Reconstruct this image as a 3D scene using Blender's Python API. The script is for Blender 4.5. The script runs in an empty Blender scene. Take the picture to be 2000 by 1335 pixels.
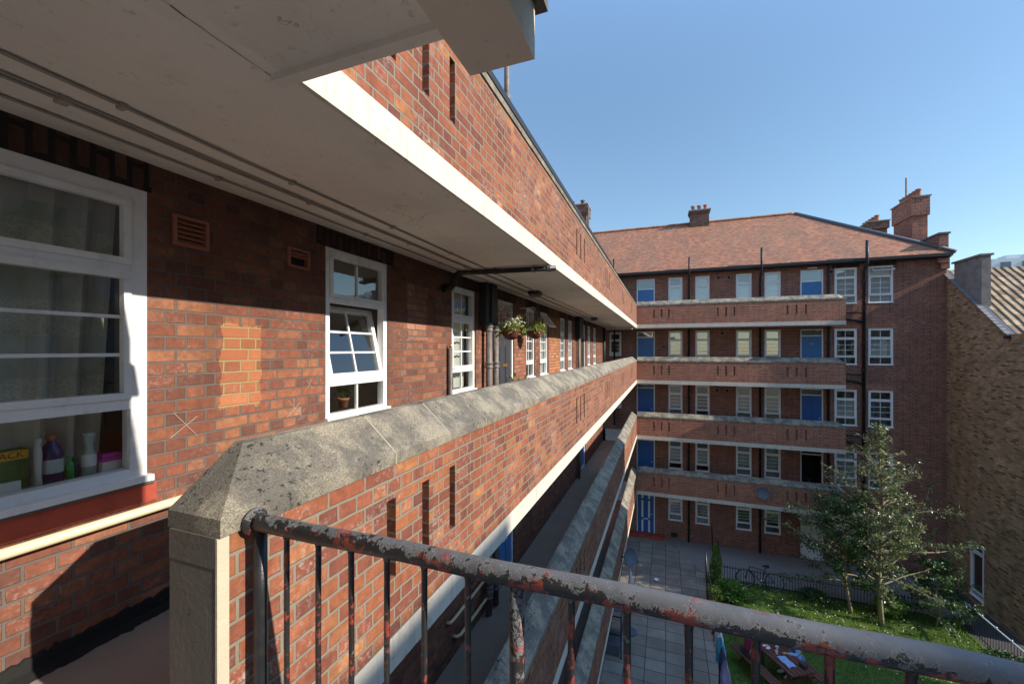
import bpy, math, random
from mathutils import Vector, Matrix
R = math.radians
random.seed(7)
col = bpy.context.scene.collection
scn = bpy.context.scene
ST = 2.72                     # storey height
XW, XP = -2.72, -1.3355       # near wall face, near parapet face
YF, YP = 22.4, 21.05          # far wall face, far parapet face
XB = 11.0                     # brown gable wall face
GZ = -9.64                    # courtyard level

# ------------------------------------------------------------------ nodes
class NT:
    def __init__(s, name):
        s.m = bpy.data.materials.new(name); s.m.use_nodes = True
        s.t = s.m.node_tree; s.t.nodes.clear()
        s.out = s.t.nodes.new('ShaderNodeOutputMaterial')
    def n(s, typ, ins=None, **kw):
        nd = s.t.nodes.new('ShaderNode' + typ)
        for k, v in kw.items(): setattr(nd, k, v)
        for k, v in (ins or {}).items():
            sock = nd.inputs[k]
            if isinstance(v, bpy.types.NodeSocket): s.t.links.new(v, sock)
            elif isinstance(v, tuple) and len(v) == 3 and sock.type == 'RGBA': sock.default_value = (*v, 1)
            else: sock.default_value = v
        return nd
    def uv(s): return s.n('TexCoord').outputs['UV']
    def obj(s): return s.n('TexCoord').outputs['Object']
    def math(s, op, a, b=0.0, c=None, clamp=False):
        nd = s.t.nodes.new('ShaderNodeMath'); nd.operation = op; nd.use_clamp = clamp
        for i, v in enumerate((a, b) if c is None else (a, b, c)):
            if isinstance(v, bpy.types.NodeSocket): s.t.links.new(v, nd.inputs[i])
            else: nd.inputs[i].default_value = v
        return nd.outputs[0]
    def noise(s, vec, scale, detail=3, rough=.5, out='Fac'):
        return s.n('TexNoise', {'Vector': vec, 'Scale': scale, 'Detail': detail, 'Roughness': rough}).outputs[out]
    def ramp(s, fac, stops, interp='LINEAR'):
        nd = s.n('ValToRGB', {'Fac': fac}); cr = nd.color_ramp; cr.interpolation = interp
        while len(cr.elements) < len(stops): cr.elements.new(1)
        for e, (p, c) in zip(cr.elements, stops):
            e.position = p; e.color = (*c, 1) if isinstance(c, tuple) else (c, c, c, 1)
        return nd.outputs['Color']
    def mix(s, fac, a, b, blend='MIX'):
        nd = s.t.nodes.new('ShaderNodeMix'); nd.data_type = 'RGBA'; nd.blend_type = blend
        for i, v in ((0, fac), (6, a), (7, b)):
            if isinstance(v, bpy.types.NodeSocket): s.t.links.new(v, nd.inputs[i])
            else: nd.inputs[i].default_value = v if i == 0 else (*v, 1)
        return nd.outputs[2]
    def bump(s, h, dist, strength=1.0):
        return s.n('Bump', {'Height': h, 'Distance': dist, 'Strength': strength}).outputs[0]
    def bsdf(s, colr, rough=.8, normal=None, metal=0.0, spec=.4, **kw):
        ins = {'Base Color': colr, 'Roughness': rough, 'Metallic': metal, 'Specular IOR Level': spec}
        if normal is not None: ins['Normal'] = normal
        ins.update(kw)
        b = s.n('BsdfPrincipled', ins)
        s.t.links.new(b.outputs[0], s.out.inputs[0]); return b
M = {}
def plain(name, c, rough=.6, var=.15, scale=8, metal=0.0, bump=0.0, spec=.4, dirt=None, dscale=3):
    t = NT(name); o = t.obj()
    n = t.noise(o, scale, 5, .6)
    cc = t.mix(n, tuple(x * (1 - var) for x in c), tuple(min(1, x * (1 + var)) for x in c))
    if dirt:
        d = t.ramp(t.noise(o, dscale, 6, .65), [(.5, 0.0), (.72, 1.0)])
        cc = t.mix(t.math('MULTIPLY', d, .7), cc, dirt)
    nm = t.bump(t.noise(o, scale * 6, 4, .6), bump) if bump else None
    t.bsdf(cc, rough, nm, metal, spec); M[name] = t.m; return t.m

def brick(name, stops, mortar, msize=.011, patches=(), soot_shade=None, bloom=.25, swap=False, width=.225, row=.075, bumpd=.006, squash=.5):
    if not name.startswith(('brown', 'pale', 'far')): stops = [(p, (c[0], c[1] * 1.13, c[2] * 1.05)) for p, c in stops]
    t = NT(name); uv = t.uv()
    d = t.n('VectorMath', {0: t.noise(uv, 9, 3, .6, 'Color'), 1: (.5, .5, .5)}, operation='SUBTRACT').outputs[0]
    d = t.n('VectorMath', {0: d, 'Scale': .011}, operation='SCALE').outputs[0]
    v = t.n('VectorMath', {0: uv, 1: d}, operation='ADD').outputs[0]
    if swap:
        sp = t.n('SeparateXYZ', {0: v}); v = t.n('CombineXYZ', {0: sp.outputs[1], 1: sp.outputs[0]}).outputs[0]
    b = t.n('TexBrick', {'Vector': v, 'Color1': (0., 0., 0.), 'Color2': (1., 1., 1.), 'Mortar': (.5, .5, .5), 'Scale': 1.0,
                         'Mortar Size': msize, 'Mortar Smooth': .25, 'Bias': 0.0, 'Brick Width': width, 'Row Height': row},
            offset=.5, offset_frequency=2, squash=squash, squash_frequency=2)
    c = t.ramp(b.outputs['Color'], stops)
    # blotches inside the bricks
    n1 = t.noise(uv, 22, 6, .7); n2 = t.noise(uv, 1.3, 4, .6)
    c = t.mix(t.math('MULTIPLY', t.ramp(n1, [(.35, 1.0), (.6, 0.0)]), .45), c, (.07, .03, .025), 'MIX')
    c = t.mix(t.math('MULTIPLY', t.ramp(n2, [(.4, 1.0), (.62, 0.0)]), .45), c, tuple(.42 * x for x in stops[1][1]), 'MIX')
    sk_ = t.ramp(t.noise(t.n('Mapping', {'Vector': uv, 'Scale': (3.2, .55, 1.0)}).outputs[0], 1.0, 6, .7), [(.46, 0.0), (.66, 1.0)])
    c = t.mix(t.math('MULTIPLY', sk_, .38), c, tuple(.5 * x for x in stops[0][1]))
    sx = t.n('SeparateXYZ', {0: uv})
    for (u0, u1, z0, z1, pc, am) in patches:
        q = t.noise(uv, 7, 3, .6); w = t.math('MULTIPLY', t.math('SUBTRACT', q, .5), .12)
        uu = t.math('ADD', sx.outputs[0], w); zz = t.math('ADD', sx.outputs[1], w)
        def step(a, lo, hi): return t.math('MULTIPLY', t.math('GREATER_THAN', a, lo), t.math('LESS_THAN', a, hi))
        mk = t.math('MULTIPLY', step(uu, u0, u1), step(zz, z0, z1))
        if pc == patches[0][4]: mk0 = mk
        pcol = t.mix(b.outputs['Color'], tuple(.75 * x for x in pc), tuple(min(1, 1.35 * x) for x in pc))
        c = t.mix(t.math('MULTIPLY', mk, am), c, pcol)
    if bloom:
        n3 = t.math('MULTIPLY', t.ramp(t.noise(uv, 2.2, 3), [(.5, 0.0), (.66, 1.0)]), t.ramp(t.noise(uv, 34, 6, .75), [(.5, 0.0), (.66, 1.0)]))
        c = t.mix(t.math('MULTIPLY', n3, bloom), c, (.52, .42, .38))
    mc = t.mix(t.noise(uv, 12, 4, .7), tuple(.6 * x for x in mortar), mortar)
    if patches: mc = t.mix(t.math('MULTIPLY', mk0, .7), mc, (.42, .30, .13))
    if soot_shade:
        z0, z1, am, sc = soot_shade     # grime and painted soffit shade on the wall from z0 up to z1
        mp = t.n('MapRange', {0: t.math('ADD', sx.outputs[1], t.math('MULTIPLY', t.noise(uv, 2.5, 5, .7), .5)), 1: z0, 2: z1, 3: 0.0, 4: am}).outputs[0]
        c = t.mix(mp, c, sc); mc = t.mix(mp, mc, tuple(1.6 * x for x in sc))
    cf = t.mix(b.outputs['Fac'], c, mc)
    h = t.math('ADD', t.math('MULTIPLY', t.math('SUBTRACT', 1.0, b.outputs['Fac']), 1.0), t.math('MULTIPLY', t.noise(uv, 60, 5, .7), .45))
    t.bsdf(cf, .88, t.bump(h, bumpd), spec=.25); M[name] = t.m

near_stops = [(0, (.19, .062, .048)), (.15, (.27, .078, .052)), (.5, (.37, .105, .058)), (.82, (.43, .135, .064)), (1, (.52, .20, .085))]
brick('parapet_brick', near_stops, (.29, .24, .18), .008, bloom=.8)
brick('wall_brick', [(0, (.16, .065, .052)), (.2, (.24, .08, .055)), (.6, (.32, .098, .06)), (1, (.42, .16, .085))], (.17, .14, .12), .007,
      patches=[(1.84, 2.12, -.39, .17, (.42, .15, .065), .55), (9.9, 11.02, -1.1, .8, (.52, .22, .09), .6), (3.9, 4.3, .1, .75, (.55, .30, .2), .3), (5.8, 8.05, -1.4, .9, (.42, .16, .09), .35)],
      soot_shade=(.35, 1.25, .38, (.055, .035, .03)), bloom=.35)
brick('dark_wall_brick', [(0, (.085, .035, .035)), (.3, (.15, .05, .045)), (.7, (.22, .07, .055)), (1, (.30, .11, .07))], (.26, .22, .20), .010, bloom=.2)
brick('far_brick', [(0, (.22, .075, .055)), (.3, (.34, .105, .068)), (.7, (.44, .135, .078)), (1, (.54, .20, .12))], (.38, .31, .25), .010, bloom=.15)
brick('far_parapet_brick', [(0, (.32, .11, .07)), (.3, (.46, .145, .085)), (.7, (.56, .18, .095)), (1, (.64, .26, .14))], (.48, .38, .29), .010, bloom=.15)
brick('brown_brick', [(0, (.16, .08, .04)), (.22, (.54, .32, .16)), (.6, (.70, .45, .235)), (1, (.80, .58, .34))], (.42, .33, .23), .010, bloom=0.0, squash=1.0)
brick('soot_brick', [(0, (.07, .035, .03)), (.4, (.14, .06, .05)), (1, (.26, .11, .08))], (.2, .18, .16), .010, bloom=.2)
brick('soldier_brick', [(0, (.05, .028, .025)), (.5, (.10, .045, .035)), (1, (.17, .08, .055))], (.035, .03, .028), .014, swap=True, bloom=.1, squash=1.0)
brick('pale_block', [(0, (.3, .2, .14)), (1, (.45, .32, .22))], (.35, .3, .25), .010, bloom=0.0)

# rendered / painted concrete
def concrete(name, c, dirt, rough=.85, fine=90, crack=True, amt=.5, drip=0):
    t = NT(name); o = t.obj()
    cc = t.mix(t.noise(o, 2.2, 5, .6), tuple(.82 * x for x in c), c)
    st = t.ramp(t.noise(o, .9, 6, .7), [(.48, 0.0), (.68, 1.0)]); cc = t.mix(t.math('MULTIPLY', st, .35), cc, tuple(.55 * x for x in c))
    if drip:
        dr = t.ramp(t.noise(t.n('Mapping', {'Vector': o, 'Scale': (14.0, 14.0, 1.2)}).outputs[0], 1.0, 5, .7), [(.52, 0.0), (.70, 1.0)]); cc = t.mix(t.math('MULTIPLY', dr, drip), cc, dirt)
    sp = t.ramp(t.noise(o, 14, 7, .75), [(.60, 0.0), (.70, 1.0)])
    cc = t.mix(t.math('MULTIPLY', sp, amt), cc, dirt)
    if crack:
        vo = t.n('TexVoronoi', {'Vector': t.n('VectorMath', {0: o, 1: t.n('VectorMath', {0: t.noise(o, 3, 4, .7, 'Color'), 'Scale': .5}, operation='SCALE').outputs[0]}, operation='ADD').outputs[0], 'Scale': 1.1}, feature='DISTANCE_TO_EDGE')
        ln = t.math('MULTIPLY', t.math('LESS_THAN', vo.outputs['Distance'], .0035), t.ramp(t.noise(o, 1.7, 2), [(.52, 0.0), (.6, 1.0)]))
        cc = t.mix(t.math('MULTIPLY', ln, .5), cc, dirt)
    t.bsdf(cc, rough, t.bump(t.math('ADD', t.noise(o, fine, 5, .7), t.math('MULTIPLY', t.noise(o, 5, 3), 1.5)), .003), spec=.25); M[name] = t.m
concrete('cream_paint', (.70, .65, .55), (.26, .22, .17), amt=.5, drip=.55)
concrete('soffit_paint', (.88, .82, .73), (.28, .22, .17), amt=.55)
concrete('beam_paint', (.74, .64, .52), (.14, .10, .08), amt=.5)
concrete('grey_render', (.15, .13, .11), (.06, .05, .04), fine=45, amt=.9)
concrete('walkway_asphalt', (.36, .30, .25), (.07, .06, .055), fine=120, crack=False, amt=.5)
concrete('bitumen', (.022, .021, .020), (.11, .10, .09), fine=70, crack=False, amt=.9)
concrete('coping_mortar', (.40, .35, .26), (.2, .17, .13), fine=80, crack=False, amt=.6)
concrete('mortar_arris', (.62, .54, .40), (.3, .26, .2), fine=80, crack=False, amt=.4)
# coping: exposed aggregate with soot and lichen
t = NT('coping_stone'); o = t.obj()
ag = t.noise(o, 150, 4, .8)
c = t.ramp(ag, [(.34, (.12, .105, .085)), (.5, (.31, .27, .20)), (.66, (.56, .49, .37))])
mo = t.ramp(t.noise(o, 3.2, 7, .72), [(.42, 0.0), (.56, 1.0)])
c = t.mix(t.math('MULTIPLY', mo, .78), c, t.mix(ag, (.045, .043, .042), (.19, .175, .155)))
bl = t.math('MULTIPLY', t.ramp(t.noise(o, 42, 6, .72), [(.56, 0.0), (.62, 1.0)]), t.ramp(t.noise(o, 3.1, 3), [(.48, 0.0), (.60, 1.0)]))
c = t.mix(bl, c, (.03, .03, .03))
wh = t.math('MULTIPLY', t.ramp(t.noise(o, 20, 6, .8), [(.62, 0.0), (.72, 1.0)]), .6)
c = t.mix(wh, c, (.6, .57, .5))
t.bsdf(c, .92, t.bump(t.math('ADD', ag, t.math('MULTIPLY', t.noise(o, 18, 4), .8)), .006), spec=.2); M['coping_stone'] = t.m

plain('upvc', (.80, .80, .80), .35, .03, 4, spec=.5, dirt=(.5, .46, .42), dscale=6)
plain('upvc_far', (.84, .84, .84), .45, .06, 6)
plain('black_iron', (.018, .018, .02), .35, .3, 12, bump=.001, dirt=(.07, .05, .04), dscale=10)
plain('grey_pipe', (.17, .15, .14), .5, .25, 9, bump=.001, dirt=(.05, .045, .04), dscale=8)
plain('cream_pipe', (.74, .62, .40), .4, .08, 6)
plain('conduit', (.36, .31, .26), .6, .12, 6)
plain('terracotta', (.33, .13, .085), .8, .2, 30, bump=.002)
plain('red_paint', (.42, .075, .042), .55, .2, 7, bump=.003, dirt=(.14, .03, .025), dscale=5)
plain('dark_door', (.05, .055, .065), .35, .1, 5)
plain('blue_door', (.06, .20, .46), .4, .08, 5)
plain('deep_blue_door', (.03, .12, .38), .4, .08, 5)
plain('brass', (.62, .33, .10), .35, .1, 5, metal=.8)
plain('white_metal', (.75, .75, .72), .4, .05, 5)
plain('dark_void', (.03, .026, .024), .9, .3, 4)
plain('room_wall', (.30, .28, .25), .9, .15, 2)
plain('net_dark', (.55, .55, .50), .9, .2, 30)
plain('blind', (.58, .58, .55), .8, .06, 3)
plain('blind_warm', (.50, .45, .34), .8, .08, 3)
plain('lead', (.10, .11, .13), .6, .2, 5, bump=.002)
plain('gutter', (.022, .023, .026), .5, .2, 5)
plain('rough_render', (.27, .24, .22), .95, .35, 5, bump=.01, dirt=(.12, .10, .09), dscale=3)
plain('gravel', (.25, .225, .205), .95, .6, 22, bump=.02, dirt=(.32, .30, .28), dscale=30)
plain('dark_path', (.075, .07, .07), .9, .3, 5, bump=.004)
plain('earth', (.10, .075, .05), .95, .3, 3, bump=.01)
plain('bark', (.30, .25, .15), .95, .35, 9, bump=.006, dirt=(.10, .12, .04), dscale=6)
plain('wood_red', (.13, .045, .028), .6, .3, 14, bump=.002)
plain('tyre', (.02, .02, .02), .8, .2, 9)
plain('steel', (.45, .45, .47), .35, .1, 9, metal=.9)
plain('skin', (.50, .30, .21), .6, .08, 9)
plain('hair', (.02, .014, .010), .6, .3, 40)
plain('maroon_cloth', (.19, .02, .055), .9, .3, 9, bump=.01)
plain('sky_cloth', (.30, .42, .66), .9, .12, 9, bump=.01)
plain('denim', (.05, .09, .22), .9, .3, 20, bump=.005)
plain('aqua_cloth', (.12, .50, .66), .9, .3, 14, bump=.01)
plain('white_cloth', (.66, .64, .68), .9, .12, 9, bump=.01)
plain('lilac_cloth', (.40, .33, .52), .9, .35, 7, bump=.01)
plain('red_cloth', (.40, .10, .12), .9, .5, 25, bump=.01)
plain('blue_tarp', (.09, .22, .42), .5, .15, 4, bump=.01)
plain('slate_grey', (.09, .11, .14), .5, .15, 5)
plain('tower_white', (.60, .64, .68), .7, .05, .3)
plain('tower_glass', (.09, .14, .20), .2, .2, .5)
plain('magenta_plastic', (.55, .06, .34), .35, .05, 5)
plain('green_plastic', (.02, .32, .07), .3, .1, 5)
plain('navy_plastic', (.03, .035, .13), .25, .1, 5)
plain('orange_plastic', (.45, .13, .05), .4, .1, 5)
plain('mint_plastic', (.42, .50, .45), .4, .06, 5)
plain('yellow_print', (.72, .45, .04), .5, .05, 5)
plain('red_print', (.40, .03, .02), .5, .05, 5)
plain('green_print', (.08, .17, .05), .5, .5, 20)
plain('paper', (.75, .74, .70), .8, .04, 5)
plain('chalk', (.46, .38, .33), .95, .3, 30)
plain('soil', (.05, .035, .025), .95, .3, 20)

# glass
def glass(name, tint=(1, 1, 1), k=1.5, base=.05, rough=.01):
    t = NT(name)
    f = t.n('LayerWeight', {'Blend': .5}).outputs['Facing']
    fac = t.math('ADD', t.math('MULTIPLY', t.math('POWER', f, 4.0), k), base, clamp=True)
    nm = t.bump(t.noise(t.obj(), 1.5, 2), .004, .35)
    tr = t.n('BsdfTransparent', {'Color': tint}); gl = t.n('BsdfGlossy', {'Roughness': rough, 'Color': (.95, .97, 1.), 'Normal': nm})
    mx = t.n('MixShader', {0: fac, 1: tr.outputs[0], 2: gl.outputs[0]})
    t.t.links.new(mx.outputs[0], t.out.inputs[0]); M[name] = t.m
glass('glass', (.93, .96, .94), .8, .13)
glass('glass_far', (.8, .85, .85), .9, .22, .02)
# net curtain, lace pattern in the weave
t = NT('net_curtain'); uv = t.uv()
wv = t.n('TexVoronoi', {'Vector': uv, 'Scale': 55}, feature='DISTANCE_TO_EDGE').outputs['Distance']
sx = t.n('SeparateXYZ', {0: uv})
band = t.math('GREATER_THAN', t.math('SINE', t.math('MULTIPLY', sx.outputs[1], 16)), .1)
lace = t.math('MULTIPLY', t.math('LESS_THAN', wv, .10), band)
al = t.math('ADD', t.math('MULTIPLY', lace, .15), .80)
df = t.n('BsdfDiffuse', {'Color': (.85, .83, .74)}); tl = t.n('BsdfTranslucent', {'Color': (.8, .78, .7)})
ds = t.n('MixShader', {0: .3, 1: df.outputs[0], 2: tl.outputs[0]})
mx = t.n('MixShader', {0: al, 1: t.n('BsdfTransparent').outputs[0], 2: ds.outputs[0]})
t.t.links.new(mx.outputs[0], t.out.inputs[0]); M['net_curtain'] = t.m
# peeling rail paint: grey top coat, black and red oxide below
def peel(name, gx, amount):
    t = NT(name); o = t.obj()
    ns = t.n('SeparateXYZ', {0: t.n('NewGeometry').outputs['Normal']}).outputs[2]
    px = t.n('SeparateXYZ', {0: o}).outputs[0]
    big = t.noise(o, 16, 6, .68); fine = t.noise(o, 60, 5, .7)
    g = t.math('ADD', t.math('ADD', t.math('MULTIPLY', t.math('SUBTRACT', big, .5), 3.0), t.math('MULTIPLY', ns, .8)), t.math('MULTIPLY', px, gx))
    g = t.math('ADD', t.math('ADD', g, t.math('MULTIPLY', t.math('SUBTRACT', t.noise(o, 44, 8, .78), .5), 4.2)), amount)
    grey = t.math('GREATER_THAN', g, 0.0)
    r2 = t.noise(t.n('VectorMath', {0: o, 1: (4.3, 1.7, 2.2)}, operation='ADD').outputs[0], 13, 6, .7)
    red = t.math('MULTIPLY', t.math('GREATER_THAN', r2, .55), t.math('GREATER_THAN', t.math('ADD', fine, t.math('MULTIPLY', t.math('SUBTRACT', .35, ns), .12)), .46))
    cg = t.mix(t.noise(o, 9, 6, .75), (.055, .056, .062), (.19, .19, .195)); cb = t.mix(fine, (.008, .008, .009), (.045, .04, .038)); cr = t.mix(fine, (.13, .022, .018), (.36, .075, .05))
    c = t.mix(red, cb, cr); c = t.mix(grey, c, cg)
    ov = t.math('MULTIPLY', t.math('GREATER_THAN', t.noise(t.n('VectorMath', {0: o, 1: (9.1, 3.3, 5.2)}, operation='ADD').outputs[0], 11, 7, .72), .60), t.math('GREATER_THAN', fine, .42))
    c = t.mix(t.math('MULTIPLY', ov, .85), c, cr)
    rim = t.math('MULTIPLY', grey, t.math('LESS_THAN', g, .10)); c = t.mix(t.math('MULTIPLY', rim, .5), c, (.45, .44, .42))
    h = t.math('ADD', t.math('MULTIPLY', grey, 1.0), t.math('MULTIPLY', fine, .4))
    t.bsdf(c, t.math('ADD', t.math('MULTIPLY', grey, .12), .36), t.bump(h, .0025), spec=.45); M[name] = t.m
peel('peel_rail', .5, -.42); peel('peel_bar', .15, -.62); peel('peel_post', .2, -.35)
# paving slabs
t = NT('paving'); uv = t.uv()
b = t.n('TexBrick', {'Vector': uv, 'Color1': (0., 0., 0.), 'Color2': (1., 1., 1.), 'Scale': 1.0, 'Mortar Size': .012, 'Mortar Smooth': .3, 'Brick Width': .6, 'Row Height': .5}, offset=0.0, squash=1.0)
c = t.mix(b.outputs['Color'], (.22, .185, .15), (.33, .285, .235))
c = t.mix(t.ramp(t.noise(uv, 1.1, 6, .7), [(.35, 0.0), (.7, .7)]), c, (.14, .12, .095))
c = t.mix(b.outputs['Fac'], c, (.055, .05, .045))
t.bsdf(c, .85, t.bump(t.math('ADD', t.math('SUBTRACT', 1.0, b.outputs['Fac']), t.noise(uv, 40, 4)), .006)); M['paving'] = t.m
# roof tiles
def tiles(name, stops, row, width, dist, prof=False):
    t = NT(name); uv = t.uv(); sx = t.n('SeparateXYZ', {0: uv})
    d = t.n('VectorMath', {0: t.n('VectorMath', {0: t.noise(uv, 1.4, 3, .6, 'Color'), 1: (.5, .5, .5)}, operation='SUBTRACT').outputs[0], 'Scale': .10}, operation='SCALE').outputs[0]
    v = t.n('VectorMath', {0: uv, 1: d}, operation='ADD').outputs[0]
    b = t.n('TexBrick', {'Vector': v, 'Color1': (0., 0., 0.), 'Color2': (1., 1., 1.), 'Mortar': (.3, .3, .3), 'Scale': 1.0, 'Mortar Size': .006, 'Brick Width': width, 'Row Height': row}, offset=0.0 if prof else .5, squash=1.0)
    c = t.ramp(b.outputs['Color'], stops)
    st = t.n('Mapping', {'Vector': uv, 'Scale': (1.0, .22, 1.0)}).outputs[0]
    c = t.mix(t.ramp(t.noise(st, 1.1, 6, .7), [(.42, 0.0), (.62, .55)]), c, (.16, .105, .065) if not prof else tuple(.5 * x for x in stops[1][1]))
    c = t.mix(t.ramp(t.noise(uv, 6, 5, .7), [(.55, 0.0), (.7, .6)]), c, tuple(1.4 * x for x in stops[-1][1]))
    vy = t.n('SeparateXYZ', {0: v}).outputs[1]; vx = t.n('SeparateXYZ', {0: v}).outputs[0]
    saw = t.math('SUBTRACT', 1.0, t.math('FRACT', t.math('DIVIDE', vy, row)))
    h = t.math('ADD', saw, t.math('MULTIPLY', b.outputs['Color'], .25))
    if prof: h = t.math('ADD', t.math('MULTIPLY', h, .5), t.math('MULTIPLY', t.math('SINE', t.math('MULTIPLY', vx, 2 * math.pi / width)), .8))
    t.bsdf(c, .85, t.bump(h, dist)); M[name] = t.m
tiles('roof_tile', [(0, (.22, .085, .05)), (.3, (.29, .115, .062)), (.7, (.35, .145, .075)), (1, (.42, .19, .10))], .105, .17, .03)
tiles('pantile', [(0, (.12, .08, .05)), (.4, (.24, .165, .10)), (1, (.40, .30, .19))], .33, .24, .07, True)
# foliage
def leafmat(name, c0, c1, tr=.25, rough=.45):
    t = NT(name); r = t.n('NewGeometry').outputs['Random Per Island']
    c = t.mix(r, c0, c1)
    b = t.bsdf(c, rough, spec=.5)
    tl = t.n('BsdfTranslucent', {'Color': c}); mx = t.n('MixShader', {0: tr, 1: b.outputs[0], 2: tl.outputs[0]})
    t.t.links.new(mx.outputs[0], t.out.inputs[0]); M[name] = t.m
leafmat('leaf_olive', (.035, .065, .02), (.30, .34, .15), .25, .28)
leafmat('leaf_dark', (.02, .06, .018), (.07, .15, .04))
leafmat('leaf_bright', (.06, .16, .02), (.17, .30, .04), .3)
leafmat('leaf_yellow', (.12, .22, .03), (.42, .45, .10), .35)
leafmat('leaf_variegated', (.25, .36, .10), (.75, .72, .40), .35)
leafmat('flower_white', (.7, .7, .62), (.85, .85, .8), .2)
leafmat('grass_blade', (.07, .16, .015), (.26, .36, .05), .3, .6)
t = NT('turf'); o = t.obj()
c = t.ramp(t.noise(o, 2.2, 6, .7), [(.3, (.05, .11, .015)), (.55, (.12, .18, .03)), (.72, (.24, .20, .09))])
c = t.mix(t.noise(o, 60, 3), c, tuple([.05, .10, .02]))
t.bsdf(c, .95, t.bump(t.noise(o, 50, 5, .8), .03)); M['turf'] = t.m

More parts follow.
